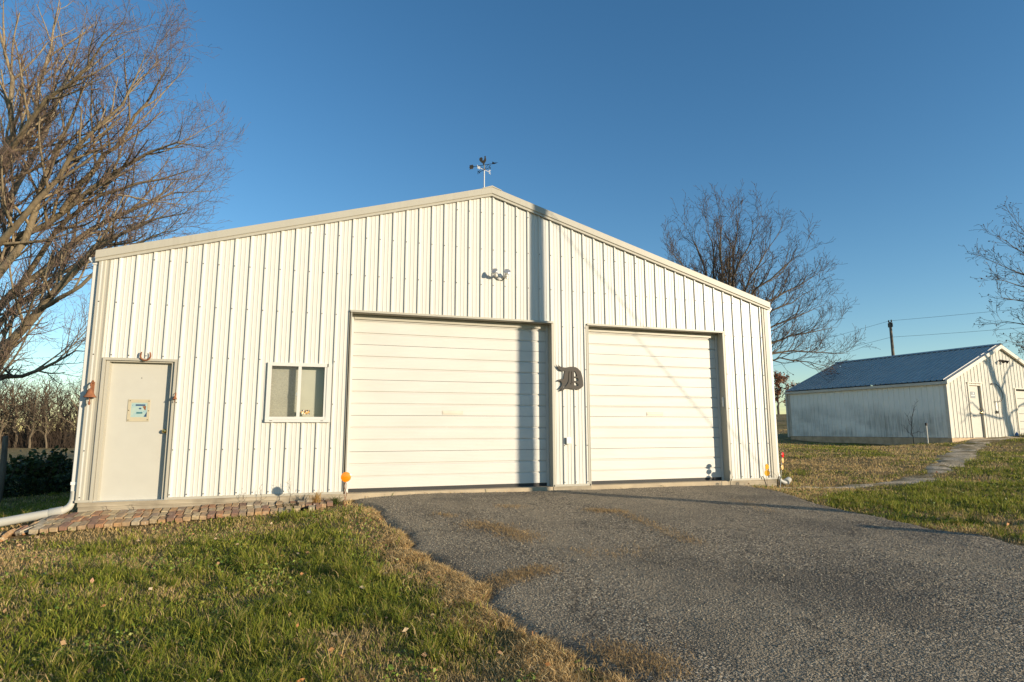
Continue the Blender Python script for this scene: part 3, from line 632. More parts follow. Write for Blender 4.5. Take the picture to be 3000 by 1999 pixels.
mb = MB().prism([(-.52, .075), (-.49, .062), (-.47, .078), (-.44, .064), (-.42, .08), (-.385, .05), (-.37, 0), (-.385, -.05), (-.42, -.078), (-.44, -.06), (-.47, -.075), (-.49, -.06), (-.52, -.085), (-.50, -.03), (-.53, 0), (-.505, .03)], -.004, .004, mA); wp(mb, 'fletching', 'bronze', ar)
mR = mA @ T(-.02, 0, .015)
ro = wp(MB().prism([(-.02, 0), (-.035, .055), (-.075, .075), (-.12, .12), (-.15, .17), (-.155, .22), (-.13, .255), (-.085, .265), (-.05, .245), (-.035, .20), (-.045, .165), (-.03, .14), (0, .15), (.02, .19), (.028, .24), (.022, .27), (.035, .285), (.055, .29), (.062, .275), (.08, .262), (.066, .252), (.07, .22), (.085, .17), (.08, .12), (.055, .075), (.03, .055), (.02, 0)], -.007, .007, mR), 'rooster', 'bronze', ar)
mb = MB(); 
for s in (-1, 1): mb.tube([mA @ Vector(p) for p in ((s*.15, 0, -.005), (s*.10, 0, -.05), (s*.05, 0, -.10), (s*.03, 0, -.15), (s*.012, 0, -.155))], .006, 6)
wp(mb, 'scroll', 'iron')
LET = {'N': [((-.5,0),(-.5,1)),((-.5,1),(.5,0)),((.5,0),(.5,1))], 'E': [((-.4,0),(-.4,1)),((-.4,1),(.45,1)),((-.4,.5),(.3,.5)),((-.4,0),(.45,0))], 'W': [((-.6,1),(-.3,0)),((-.3,0),(0,.8)),((0,.8),(.3,0)),((.3,0),(.6,1))],
       'S': [((.45,.85),(.1,1)),((.1,1),(-.35,.85)),((-.35,.85),(-.3,.58)),((-.3,.58),(.3,.42)),((.3,.42),(.4,.15)),((.4,.15),(0,0)),((0,0),(-.45,.15))]}
for ang, ch, mt in ((208, 'W', 'white_trim'), (28, 'E', 'white_trim'), (118, 'N', 'iron'), (298, 'S', 'iron')):  # sunlight on the west and east arms is put into their pale colour
    mL = T(VX, VY, VZ+.385) @ Rm('Z', ang)
    arm = wp(MB().tube([mL @ Vector((.02, 0, 0)), mL @ Vector((.10, 0, -.006)), mL @ Vector((.20, 0, 0))], .009, 8), 'direction_arm', mt)
    mb = MB(); H = .115
    face = T(VX, VY, VZ+.385) @ Rm('Z', ang) @ T(.25, 0, -H/2) @ Rm('Z', 180 if 90 < ang < 270 else 0)
    for (a, b), (c, d) in LET[ch]: mb.tube([face @ Vector((a*H*.75, 0, b*H)), face @ Vector((c*H*.75, 0, d*H))], .010, 6)
    wp(mb, 'letter', mt, arm)

# ------------------------------------------------------------------ markers, hooks and drain pipes on the ground
def wire(mb, pts, r=.003): return mb.tube(pts, r, 6)
def disc(x, y, z, r, yawd=0, tilt=0):
    return MB().lathe([(r*.96, -.004), (r, 0), (r, .006), (r*.9, .009), (.001, .010)], 24, T(x, y, z) @ Rm('Z', yawd) @ Rm('X', 90+tilt))
x, y = 3.41, -1.12; gzv = gz(x, y)
rs = empty('reflector_stake', (x, y, gzv), label='round orange reflector on a twisted wire stake beside the wide overhead door', cat='reflector', group='driveway reflector stakes')
mb = MB(); zz = .335
for s in (-1, 1):
    P = [(x, y, zz-.07)]+[(x+s*.018*sin(t*pi*1.0), y, zz-.07-t*.115) for t in np.linspace(.05, 3.0, 26)]
    wire(mb, [p for p in P if p[2] > gzv-.05], .0035)
build(mb, 'wire_stem', MT['rust'], rs, rs.location); build(disc(x, y-.006, zz, .072, 0), 'reflector_disc', MT['orange'], rs, rs.location, True)
x, y = 11.36, -.56; gzv = gz(x, y)
ys = empty('reflector_stake', (x, y, gzv), label='wire stake with a pair of bent amber discs before the right garage corner', cat='reflector', group='driveway reflector stakes')
build(wire(MB(), [(x, y, gzv-.05), (x, y, .29)], .003), 'wire_stem', MT['iron'], ys, ys.location)
for z, yw in ((.282, 12), (.165, -16)):
    for h in (0, 1):
        mb = MB(); m = T(x, y-.008, z) @ Rm('Z', yw+(14 if h else -12)) @ Rm('X', 94)
        pts = [Vector((.058*cos(a), .058*sin(a), 0)) for a in (np.linspace(-pi/2, pi/2, 12) if not h else np.linspace(pi/2, 3*pi/2, 12))]
        mb.add([m @ p for p in pts]+[m @ (p+Vector((0,0,.004))) for p in pts], [tuple(range(12)), tuple(range(12, 24))[::-1]]+[(i, (i+1)%12, (i+1)%12+12, i+12) for i in range(12)])
        build(mb, 'reflector_half', MT['amber'], ys, ys.location)
x, y = 11.40, -.85; gzv = gz(x, y)
rd = empty('reflector_stake', (x, y, gzv), label='leaning stake with one red disc above two pale amber discs right of the garage', cat='reflector', group='driveway reflector stakes')
top = Vector((x+.10, y, .53)); bot = Vector((x, y, gzv-.03))
build(MB().tube([bot, top], .006, 8), 'stake', MT['steel'], rd, rd.location)
build(disc(top.x, y-.012, .52, .052, 26), 'red_disc', MT['red'], rd, rd.location); build(disc(top.x-.008, y-.012, .415, .050, 26), 'amber_disc', MT['peach'], rd, rd.location); build(disc(top.x-.03, y-.012, .29, .050, 26), 'amber_disc', MT['peach'], rd, rd.location)
wire_o = thing1(wire(MB(), [(x+.02, y+.05, gzv), (x-.02, y+.05, .13), (x-.10, y+.06, .20), (x-.2, y+.07, .21)], .0025), 'loose_wire', MT['iron'], (x+.02, y+.05, gzv), label='thin wire arching between the amber discs and the red disc stake', cat='wire')
for (x, y), ln, lab in (((11.28, -.66), -1, 'left of two small black hook stakes at the right garage corner'), ((11.55, -.62), .35, 'right of two small black hook stakes at the right garage corner')):
    g0 = gz(x, y); tp = Vector((x+ln*.075, y, g0+.20)); r = .028*(1 if ln < 0 else 1); sg = -1 if ln < 0 else 1
    P = [(x, y, g0-.05), (x+ln*.04, y, g0+.10), tuple(tp)]+[(tp.x+sg*(r-r*cos(a)), y, tp.z+r*sin(a)) for a in np.linspace(.3, 4.0, 10)]
    thing1(MB().tube(P, .0085, 7), 'hook_stake', MT['iron'], (x, y, g0), True, label=lab, cat='hook', group='black hook stakes')
# large drain pipe at the left, thin pipe behind it, stub at the right
def pipe(name, a, b, r, n, label, bellend=True, base=None):
    a = Vector(a); b = Vector(b); d = (b-a).normalized(); e = empty(name, ((a+b)/2)-Vector((0,0,r)), label=label, cat='pipe')
    mb = MB(); q = d.to_track_quat('Z', 'Y').to_matrix().to_4x4(); L = (b-a).length
    mb.lathe([(r*.92, .04), (r*.93, .0), (r, 0), (r, L), (r*.9, L), (r*.9, L-.04)], 20, T(*a) @ q); build(mb, 'pipe_length', MT['pvc'], e, e.location, True)
    if bellend: build(MB().lathe([(r*1.02, -.01), (r*1.13, -.01), (r*1.13, .14), (r*1.02, .15)], 20, T(*a) @ q), 'pipe_socket', MT['pvc'], e, e.location, True)
    return e
pipe('drain_pipe', (-.42, .03, -.125), (-2.3, -.03, -.44), .06, 20, 'thick white drain pipe running left from the garage downspout')
pipe('vent_pipe', (-.60, 1.15, -.19), (-1.75, 1.65, -.40), .026, 12, 'thin white pipe lying behind the thick drain pipe', False)
pipe('drain_stub', (12.30, -.02, -.085), (12.78, .42, -.075), .06, 20, 'short white drain pipe stub at the right garage corner')

# ------------------------------------------------------------------ brick strip along the wall
meshes = []
for k in range(7):
    L, Wd, H = .195+rng.uniform(-.006, .006), .092+rng.uniform(-.003, .003), .058
    bmm = bmesh.new(); bmesh.ops.create_cube(bmm, size=1)
    for v in bmm.verts: v.co = Vector((v.co.x*Wd, v.co.y*L, (v.co.z-.5)*H))
    bmesh.ops.bevel(bmm, geom=bmm.edges[:], offset=.006, segments=1, affect='EDGES')
    for v in bmm.verts: v.co += Vector(rng.uniform(-.0035, .0035, 3))
    me = bpy.data.meshes.new('brick'); bmm.to_mesh(me); bmm.free(); me.materials.append(MT['brick']); meshes.append(me)
be = empty('brick_edging', (1.45, -.35, -.25), label='strip of old reddish paving bricks laid along the garage wall', cat='brick edging')
def brick(x, y, z, rz=0, rx=0, ry=0):
    o = bpy.data.objects.new('brick', meshes[rng.integers(7)]); COL.objects.link(o); o.parent = be; o.location = Vector((x, y, z))-be.location; o.rotation_euler = (rx, ry, rz)
for row in range(3):
    x = -.55+.03*row
    while x < 3.42-.12*row:
        y = -.135-row*.207+rng.uniform(-.010, .010)-(.03 if x < .4 else 0)
        zb, zf = [float(q) for q in height(np.array([x, x]), np.array([-.03, -.74]))]; zb += .055; zf += .072; t = (-y-.03)/.71
        zt = zb+(zf-zb)*t+rng.normal(0, .0045); slope = math.atan2(zb-zf, .71); tl = rng.normal(0, .022)
        if rng.random() < .06: zt += rng.uniform(-.022, .012); tl += rng.normal(0, .06)
        if not (x > 2.55 and rng.random() < (.10+.15*(x-2.55))): brick(x, y, zt, rng.normal(0, .025)-.12*max(0, (.9-x)/1.4), slope+rng.normal(0, .02), tl)
        x += .100+abs(rng.normal(0, .005))
for k in range(12):                                       # tipped and tumbled bricks at the left end
    x = -.62-.055*k+rng.uniform(-.02, .02); y = -.18-.30*rng.random()-.03*k; brick(x, y, gz(x, y)+.055+rng.uniform(-.01, .03)-.003*k, rng.normal(-.5, .22), rng.normal(.15, .1), rng.normal(-.55, .2))

# ------------------------------------------------------------------ the second, smaller building uphill
SB = Vector((26.05, 6.43, .666)); SA = R_(5.5)
shed = empty('small_garage', SB, SA, label='small white gabled garage with a blue grey metal roof uphill on the right', cat='garage')
e1 = Vector((cos(SA), sin(SA), 0)); e2 = Vector((-sin(SA), cos(SA), 0))
def sw(u, v, z): return SB+e1*u+e2*v+Vector((0,0,z))
def sp(mb, name, mat, par=None, sm=False): return build(mb, name, MT[mat], par or shed, None, sm)
SWD, SLN, SEV, SAP = 7.42, 7.43, 2.17, 3.70; SXC = SWD/2; SSL = (SAP-SEV)/SXC
def srz(u): return SAP-SSL*abs(u-SXC)
SO = [(1.36, 2.16, -.1, 2.06), (4.50, 7.0, -.1, 1.95)]
ed = list(np.arange(.02, SWD, .9144))+[SWD-.02]
for a, b in zip(ed[:-1], ed[1:]):
    mb = corr(a, b, .03, .0, lambda u: srz(u)-.05, SO, lambda u, d, z: (u, -d, z), (SXC,), hgt=.022)
    if mb.f: sp(mb, 'gable_panel', 'shed_wall')
ed = list(np.arange(.02, SLN, .9144))+[SLN-.02]
for a, b in zip(ed[:-1], ed[1:]):
    sp(corr(a, b, .03, .0, lambda u: SEV-.04, [], lambda u, d, z: (-d, u, z)), 'side_panel', 'shed_side')
    sp(corr(a, b, .03, .0, lambda u: SEV-.04, [], lambda u, d, z: (SWD+d, u, z)), 'side_panel', 'shed_wall')
sp(corr(0, SWD, .03, .0, lambda u: srz(u)-.05, [], lambda u, d, z: (u, SLN+d, z), (SXC,)), 'rear_wall', 'shed_wall')
for s in (-1, 1):
    ue = SXC+s*(SXC+.12); ed = list(np.arange(-.10, SLN+.1, .9144))+[SLN+.1]
    for a, b in zip(ed[:-1], ed[1:]):
        if b-a < .05: continue
        sp(corr(a, b, .0, 0, lambda u: 1, [], lambda u, d, z: ((ue if z == 0 else SXC), u, (SEV-SSL*.12 if z == 0 else SAP)+d+.07), hgt=.04), 'roof_panel', 'metal_roof')
    prof = [(-.125, .062), (-.13, -.09), (-.11, -.10), (-.06, -.10), (-.05, .062)]
    n = len(prof); vs = [(ue, y, SEV-SSL*.12+z) for y, z in prof]+[(SXC, y, SAP+z) for y, z in prof]
    sp(MB().add(vs, [(i, (i+1)%n, (i+1)%n+n, i+n) for i in range(n)]+[tuple(range(n))]), 'rake_trim', 'shed_trim')
    x = -.02 if s < 0 else SWD+.02
    sp(MB().box(min(x, x+s*.13), max(x, x+s*.13), -.14, SLN+.1, SEV-.13, SEV-.02), 'fascia_gutter', 'shed_trim')
mb = MB()
for s in (-1, 1): mb.add([(SXC, -.11, SAP+.125), (SXC, SLN+.11, SAP+.125), (SXC+s*.16, SLN+.11, SAP+.112-SSL*.16), (SXC+s*.16, -.11, SAP+.112-SSL*.16)], [(0,1,2,3)])
sp(mb, 'ridge_cap', 'metal_roof')
for x in (0, SWD):
    sp(MB().box(x-.03, x+.09 if x == 0 else x+.03, -.032, .09, -.01, SEV-.05), 'corner_trim', 'shed_trim')
sp(MB().box(-.028, .06, SLN-.09, SLN+.03, -.01, SEV-.05), 'corner_trim', 'shed_trim')
sp(MB().box(-.10, -.03, SLN+.02, SLN+.10, -.05, SEV-.13), 'downspout', 'shed_trim')
sp(MB().box(-.005, SWD, .02, SLN, -.9, -.012), 'foundation', 'shed_concrete'); sp(MB().box(.0, .42, -.015, .019, -.8, -.014), 'foundation_corner', 'shed_concrete')
d2 = sp(MB().box(1.40, 2.13, .05, .09, .0, 2.03), 'entry_door', 'man_door')
sp(MB().lathe([(.03, 0), (.03, .008), (.014, .014), (.014, .04), (.03, .055), (.028, .07), (.003, .078)], 14, T(2.08, .05, .96) @ Rm('X', 90)), 'knob', 'brass', d2, True)
sp(MB().lathe([(.028, 0), (.028, .016), (.003, .018)], 14, T(2.08, .05, 1.12) @ Rm('X', 90)), 'deadbolt', 'brass', d2, True)
mb = MB(); mb.box(1.31, 1.40, -.035, .09, -.01, 2.12); mb.box(2.131, 2.22, -.035, .09, -.01, 2.12); mb.box(1.401, 2.13, -.03, .09, 2.035, 2.08); mb.box(1.29, 2.24, -.06, .0, 2.121, 2.16); sp(mb, 'door_casing', 'shed_trim')
od = sp(MB().box(4.54, 6.96, .12, .13, 0, 2), 'overhead_door', 'dark')
for k in range(6): sp(MB().box(4.54, 6.96, .06, .10, .01+k*.315, .01+k*.315+.305, bev=.006), 'door_section', 'man_door', od)
mb = MB(); mb.box(4.46, 4.54, -.035, .1, -.01, 1.96); mb.box(6.96, 7.04, -.035, .1, -.01, 1.96); mb.box(4.44, 7.06, -.05, .1, 1.961, 2.0); sp(mb, 'overhead_door_casing', 'shed_trim')
sp(MB().box(.3, 7.1, .11, .14, 0, 2.1), 'wall_framing', 'dark')
def sthing(name, u, v, z, **k): return empty(name, sw(u, v, z), SA, **k)
def tp_(mb, name, mat, root, sm=False): return build(mb, name, MT[mat], root, None, sm)
f2 = sthing('flood_light', 3.72, -.01, 3.10, label='dark twin floodlight under the gable of the small garage', cat='floodlight')
tp_(MB().lathe([(.06, 0), (.06, .02), (.02, .035)], 14, Rm('X', 90)), 'mounting_plate', 'iron', f2, True)
for s in (-1, 1):
    e = Vector((s*.11, -.10, -.01)); tp_(MB().tube([(s*.02, -.03, .01), (s*.06, -.07, .03), e], .016, 8), 'swivel_arm', 'iron', f2, True)
    q = Vector((s*.45, -1, -.6)).normalized().to_track_quat('Z', 'Y').to_matrix().to_4x4(); tp_(MB().lathe([(.02, -.03), (.035, .0), (.045, .06), (.065, .12), (.06, .135), (.002, .136)], 14, T(*e) @ q), 'lamp_bulb', 'iron', f2, True)
s2 = sthing('door_notice', 1.70, .048, 1.54, label='small grey notice on the white door of the small garage', cat='sign')
tp_(MB().box(-.155, .155, -.012, .0, 0, .25), 'board', 'grey_sign', s2); tp_(MB().box(-.12, .11, -.0155, -.0125, .085, .115), 'stripe', 'white_plastic', s2); tp_(MB().box(.0, .06, -.0155, -.0125, .15, .215), 'mark', 'white_plastic', s2)
c2 = sthing('hanging_cable', 3.0, -.03, 1.40, label='black cable hanging in a loop on the front of the small garage', cat='cable')
P = [(-.08, -.03, .73), (.08, -.035, .735), (.28, -.03, .66), (.45, -.03, .50), (.53, -.03, .33), (.50, -.03, .16), (.36, -.03, .04), (.18, -.03, .0), (-.03, -.03, .02)]
tp_(MB().tube(P, .012, 8), 'cable_loop', 'cable', c2, True); tp_(MB().box(-.12, -.06, -.04, -.0, .69, .76), 'junction', 'cable', c2)
w2 = sthing('switch_box', 3.04, -.025, .94, label='small dark outlet box on the front wall beside the small garage door', cat='outlet box'); tp_(MB().box(-.045, .045, -.05, .0, 0, .11, bev=.006), 'box_body', 'iron', w2); tp_(MB().tube([(.0, -.02, .11), (.0, -.02, .47)], .008, 6), 'conduit', 'steel', w2)
j2 = sthing('blue_jug', 4.02, -.14, .0, label='small blue jug on the ground by the small garage', cat='jug'); tp_(MB().lathe([(.05, 0), (.055, .03), (.055, .13), (.03, .17), (.018, .18), (.018, .2), (.002, .2)], 14), 'jug_body', 'blue', j2, True); tp_(MB().lathe([(.022, .195), (.022, .215), (.002, .216)], 10), 'cap', 'white_plastic', j2)
p = sw(-.55, .55, 0); g0 = gz(p.x, p.y)
cl = empty('cleanout_pipe', (p.x, p.y, g0), label='short white standpipe with a dark cap beside the small garage side wall', cat='pipe')
tp_(MB().tube([(0, 0, -.1), (0, 0, .72)], .026, 12), 'pipe_length', 'pvc', cl, True); tp_(MB().lathe([(.040, .70), (.042, .79), (.03, .81), (.002, .81)], 12), 'cap', 'iron', cl, True)

# ------------------------------------------------------------------ poles and wires
def upole(name, x, y, zb, h, label, r=.13, group=None, extra=True):
    e = empty(name, (x, y, zb), label=label, cat='utility pole', group=group); tp_(MB().tube([(0,0,-.3), (0,0,h*.5), (0,0,h)], [r*1.15, r, r*.78], 14), 'pole_shaft', 'pole_wood', e, True)
    if extra:
        tp_(MB().box(-.05, .05, -.16, .16, h-.35, h-.05, bev=.01), 'pole_bracket', 'iron', e)
        for s in (-1, 1): tp_(MB().lathe([(.03, h-.02), (.05, h+.05), (.035, h+.10), (.05, h+.14), (.002, h+.17)], 10, T(0, s*.10, 0)), 'insulator', 'iron', e, True)
    return e
PB = (41.0, 20.75); pz = gz(*PB)
upole('utility_pole', PB[0], PB[1], pz, 8.36-pz, 'wooden utility pole rising behind the small garage roof', .105)
def span(name, a, b, sag, label, group):
    a = Vector(a); b = Vector(b); P = [a.lerp(b, t)-Vector((0, 0, sag*4*t*(1-t))) for t in np.linspace(0, 1, 17)]
    thing1(MB().tube(P, .009, 5), name, MT['cable'], tuple(a), label=label, cat='power line', group=group)
ZT = 8.36
span('power_line', (41.0, 20.75, ZT+.1), (46, 75, ZT-.9), .6, 'upper wire running left from the utility pole toward the bare tree', 'overhead wires')
span('power_line', (41.0, 20.75, ZT-1.05), (46, 75, ZT-2.2), .6, 'lower wire running left from the utility pole toward the bare tree', 'overhead wires')
span('power_line', (41.0, 20.75, ZT+.1), (62, -6, ZT+2.0), .5, 'upper wire running right from the utility pole', 'overhead wires')
span('power_line', (41.0, 20.75, ZT-1.05), (62, -6, ZT+.5), .5, 'lower wire running right from the utility pole', 'overhead wires')
# the pole whose shadow falls on the garage front, with its guy wire
d0 = 8.7; ppx, ppy = 6.83+.656*d0, -.755*d0; pz = gz(ppx, ppy)
upole('utility_pole', ppx, ppy, pz, 8.9, 'wooden utility pole to the right of the driveway casting a shadow on the garage', .125)
gx_, gy_ = 19.2, -6.5
gw = empty('guy_wire', (gx_, gy_, gz(gx_, gy_)), label='thin guy wire slanting from the driveway utility pole to the ground', cat='guy wire')
tp_(MB().tube([(0, 0, -.05), (ppx-gx_, ppy-gy_, 6.95-gw.location.z)], .0078, 6), 'cable_run', 'steel', gw)
wp_ = (11.95, -7.70); g0 = gz(*wp_)
po = empty('wooden_post', (*wp_, g0), label='short stout wooden post at the right edge of the driveway', cat='post'); tp_(MB().box(-.07, .07, -.07, .07, -.2, .80, bev=.012), 'post_shaft', 'pole_wood', po); tp_(MB().box(-.08, .08, -.08, .08, .801, .83, bev=.008), 'post_cap', 'pole_wood', po)

# ------------------------------------------------------------------ bare trees
def polytubes(polys, sides):
    """polys: list of (P (n,3), R (n)) all with equal n -> V, F"""
    P = np.array([p for p, _ in polys]); Rr = np.array([r for _, r in polys]); B, n, _ = P.shape
    Tn = np.gradient(P, axis=1); Tn /= np.linalg.norm(Tn, axis=2, keepdims=True)+1e-9
    ref = np.where(np.abs(Tn[:, :1, 2:3]) > .9, np.array([1., 0, 0]), np.array([0, 0, 1.])); ref = np.broadcast_to(ref, Tn.shape)
    A = np.cross(Tn, ref); A /= np.linalg.norm(A, axis=2, keepdims=True)+1e-9; Bn = np.cross(Tn, A)
    ang = np.arange(sides)*2*pi/sides
    V = P[:, :, None, :]+Rr[:, :, None, None]*(A[:, :, None, :]*np.cos(ang)[None, None, :, None]+Bn[:, :, None, :]*np.sin(ang)[None, None, :, None])
    idx = np.arange(B*n*sides).reshape(B, n, sides); nx = np.roll(idx, -1, axis=2)
    F = np.stack([idx[:, :-1], nx[:, :-1], nx[:, 1:], idx[:, 1:]], -1).reshape(-1, 4)
    return V.reshape(-1, 3), F
def merge(parts):
    Vs = []; Fs = []; b = 0
    for V, F in parts: Vs.append(V); Fs.append(F+b); b += len(V)
    return np.vstack(Vs), np.vstack(Fs)
NN = [12, 9, 7, 5, 4]
def resample(P, n):
    P = np.asarray(P, float)
    # Catmull-Rom through the points, evenly resampled
    Q = np.vstack([2*P[0]-P[1], P, 2*P[-1]-P[-2]]); out = []
    for i in range(1, len(Q)-2):
        for t in np.linspace(0, 1, 12, endpoint=False): out.append(.5*((2*Q[i])+(-Q[i-1]+Q[i+1])*t+(2*Q[i-1]-5*Q[i]+4*Q[i+1]-Q[i+2])*t*t+(-Q[i-1]+3*Q[i]-3*Q[i+1]+Q[i+2])*t**3))
    out.append(P[-1]); out = np.array(out); s = np.concatenate([[0], np.cumsum(np.linalg.norm(np.diff(out, axis=0), axis=1))]); q = np.linspace(0, s[-1], n)
    return np.stack([np.interp(q, s, out[:, k]) for k in range(3)], -1)
def nrm(v): return v/(np.linalg.norm(v)+1e-9)
def grow(limbs, cfg, r):
    """limbs: list of (P, r0, r1). cfg per level: n children per metre, angle, length ratio, tropism (up), wobble, rmin"""
    levels = [[] for _ in range(5)]; tips = []
    def child(P, Rd, L, lev):
        if lev > cfg['max']: return
        n = P.shape[0]; k = max(1, int(round(L*cfg['dens'][lev]*r.uniform(.8, 1.2)))); ph = r.uniform(0, 6.28)
        for i in range(k):
            t = cfg['start'][lev]+(1-cfg['start'][lev])*(i+r.uniform(.1, .9))/k; t = min(t, .985)
            f = t*(n-1); a = int(f); w = f-a; p = P[a]*(1-w)+P[min(a+1, n-1)]*w; tan = nrm(P[min(a+1, n-1)]-P[a]); rr = Rd[a]*(1-w)+Rd[min(a+1, n-1)]*w
            perp = nrm(np.cross(tan, r.normal(size=3))); ph += 2.4; q = nrm(np.cross(tan, perp)); side = perp*cos(ph)+q*sin(ph)
            side = nrm(side+np.array([0, 0, cfg['upside'][lev]])); side = nrm(side-tan*side.dot(tan))
            ang = R_(cfg['ang'][lev])*r.uniform(.7, 1.3); d = nrm(tan*cos(ang)+side*sin(ang))
            ln = cfg['len'][lev]*r.uniform(.6, 1.25)*(1-.55*t if lev < 3 else 1)
            if cfg.get('abs') is None: ln *= 1
            grow1(p, d, ln, min(rr*.62, cfg['rad'][lev]*r.uniform(.8, 1.2)), lev)
    def grow1(p, d, L, r0, lev):
        n = NN[lev]; P = [p]; st = L/(n-1)
        for i in range(n-1):
            d = nrm(d+r.normal(size=3)*cfg['wob'][lev]+np.array([0, 0, cfg['trop'][lev]])*(1/n)*2); P.append(P[-1]+d*st)
        P = np.array(P); Rd = np.linspace(r0, max(cfg['rmin'], r0*.38), n); levels[lev].append((P, Rd)); tips.append(P[-1]); child(P, Rd, L, lev+1)
    for P, ra, rb in limbs:
        P = resample(P, NN[0]); P[2:-1] += r.normal(size=(NN[0]-3, 3))*cfg.get('limbwob', .06); Rd = np.linspace(ra, rb, NN[0]); Rd[-3:] *= [.9, .65, .3]; levels[0].append((P, Rd)); tips.append(P[-1])
        child(P, Rd, np.linalg.norm(np.diff(P, axis=0), axis=1).sum(), 1)
    return levels, np.array(tips)
def tree_meshes(levels, nm, base, mb_, mt_, wood_levels=2):
    sd_ = [9, 6, 4, 3, 3]; w = [polytubes(levels[l], sd_[l]) for l in range(wood_levels) if levels[l]]; t = [polytubes(levels[l], sd_[l]) for l in range(wood_levels, 5) if levels[l]]
    return (merge(w), merge(t), base, mb_, mt_)
def make_tree(name, levels, base, mb_, mt_, leaves=None, **k):
    e = empty(name, base, **k); (wV, wF), (tV, tF), _, _, _ = tree_meshes(levels, name, base, mb_, mt_); b = np.array(base)
    fast_mesh('trunk', wV-b, wF, MT[mb_], e, smooth=True); fast_mesh('crown', tV-b, tF, MT[mt_], e)
    if leaves is not None: leaf_cards('dead_leaves', leaves-b, e, **LEAFK)
    return e
LEAFK = {}
def leaf_cards(name, P, parent, size=.05, cols=((.16,.10,.05),(.10,.06,.035)), drop=.0, flat=0, mat='leaf', kind=None):
    n = len(P); d = rng.normal(size=(n, 3)); d[:, 2] -= drop; d[:, 2] *= (1-flat); d /= np.linalg.norm(d, axis=1, keepdims=True); s = np.cross(d, rng.normal(size=(n, 3))); s /= np.linalg.norm(s, axis=1, keepdims=True)
    L = size*rng.uniform(.6, 1.3, (n, 1)); nn = np.cross(d, s)
    V = np.stack([P, P+d*L*.5+s*L*.32+nn*L*.08, P+d*L, P+d*L*.5-s*L*.32+nn*L*.08], 1).reshape(-1, 3); F = np.arange(4*n).reshape(n, 4)
    c = np.array(cols)[rng.integers(0, len(cols), n)]*rng.uniform(.7, 1.3, (n, 1)); c = np.repeat(c, 4, axis=0)
    o = fast_mesh(name, V, F, MT[mat], parent, tint=c)
    if kind: o['kind'] = kind
    return o
rt_ = np.array(r2); ut_ = np.array(u2); ft_ = np.array(fw); Cn = np.array(CAM)
def at(xc, yc, dep): return Cn+ft_*dep+rt_*((xc-1500)/1773.4*dep)+ut_*(-(yc-999.5)/1773.4*dep)

CF = dict(max=4, dens=[0,2.0,3.1,5.2,6.5], start=[0,.22,.15,.12,.1], ang=[0,32,36,42,46], len=[0,2.4,1.15,.50,.25], rad=[0,.040,.017,.0085,.0056], upside=[0,.25,.15,.12,.1], trop=[0,.25,.18,.12,.05], wob=[0,.055,.08,.11,.14], rmin=.0036, limbwob=.04)
tr = np.random.default_rng(11)
TB = at(-250, 1640, 17.2); TB[2] = gz(TB[0], TB[1])-.1
def A(*q): return [at(*p) for p in q]
limbs = [([TB]+A((-215,1400,17.1),(-185,1200,17),(-165,1000,17),(-150,820,17),(-130,640,16.9),(-110,400,17),(-100,150,17)), .36, .05),
 (A((-190,1260,17),(-30,1090,16.4),(60,965,16),(130,900,15.7),(235,770,15.4),(300,720,15.2),(400,672,15),(490,640,14.8),(560,622,14.6)), .175, .022),
 (A((-180,1150,17),(0,890,17.5),(70,835,17.5),(140,795,17.7),(215,700,18),(290,650,18),(420,600,18),(520,570,18),(610,560,18.2)), .15, .02),
 (A((-170,1060,17),(-20,830,16.5),(45,735,16.4),(90,640,16.2),(125,540,16),(175,410,15.8),(235,280,15.5),(285,180,15.4)), .145, .02),
 (A((-160,960,17),(0,630,17.5),(60,540,17.8),(112,435,18),(160,315,18.3),(215,195,18.4),(250,70,18.5)), .14, .02),
 (A((-145,780,17),(-40,540,16.6),(5,440,16.4),(35,350,16.2),(30,240,16),(15,120,15.8),(10,-20,15.6)), .13, .02),
 (A((-165,1020,17),(30,722,17),(130,665,16.8),(230,583,16.4),(340,505,16.2),(450,450,16),(530,420,15.8),(610,435,15.6)), .13, .018),
 (A((180,620,16.6),(260,510,16.4),(340,420,16.2),(415,330,16),(470,230,15.8),(500,165,15.7)), .075, .015),
 (A((-190,1260,16.8),(-60,1130,16),(70,1098,15.7),(140,1078,15.5),(190,1045,15.4),(262,1030,15.2)), .10, .02),
 (A((-180,1180,17.6),(40,905,18.3),(85,865,18.5),(140,825,18.6),(230,765,18.8),(330,715,19),(430,690,19)), .11, .016),
 (A((-120,600,17),(60,420,18.4),(120,250,18.9),(160,100,19.2),(180,-40,19.5)), .10, .018),
 (A((-135,700,16.9),(110,330,15.2),(230,220,14.6),(320,120,14.3),(370,60,14.1)), .10, .018),
 (A((60,835,17.5),(200,640,17),(330,560,16.6),(450,530,16.4),(520,510,16.2),(580,490,16)), .08, .016),
 (A((-150,850,17),(60,640,16),(190,480,15.6),(300,360,15.2),(390,250,15),(440,130,14.8)), .11, .016),
 (A((130,900,15.7),(220,850,15),(320,740,14.8),(420,705,14.6),(520,672,14.5)), .06, .014)]
lv, tips = grow(limbs, CF, tr)
make_tree('bare_tree', lv, TB, 'bark', 'twig', label='large spreading bare tree with sunlit tan limbs left of the long garage', cat='tree')
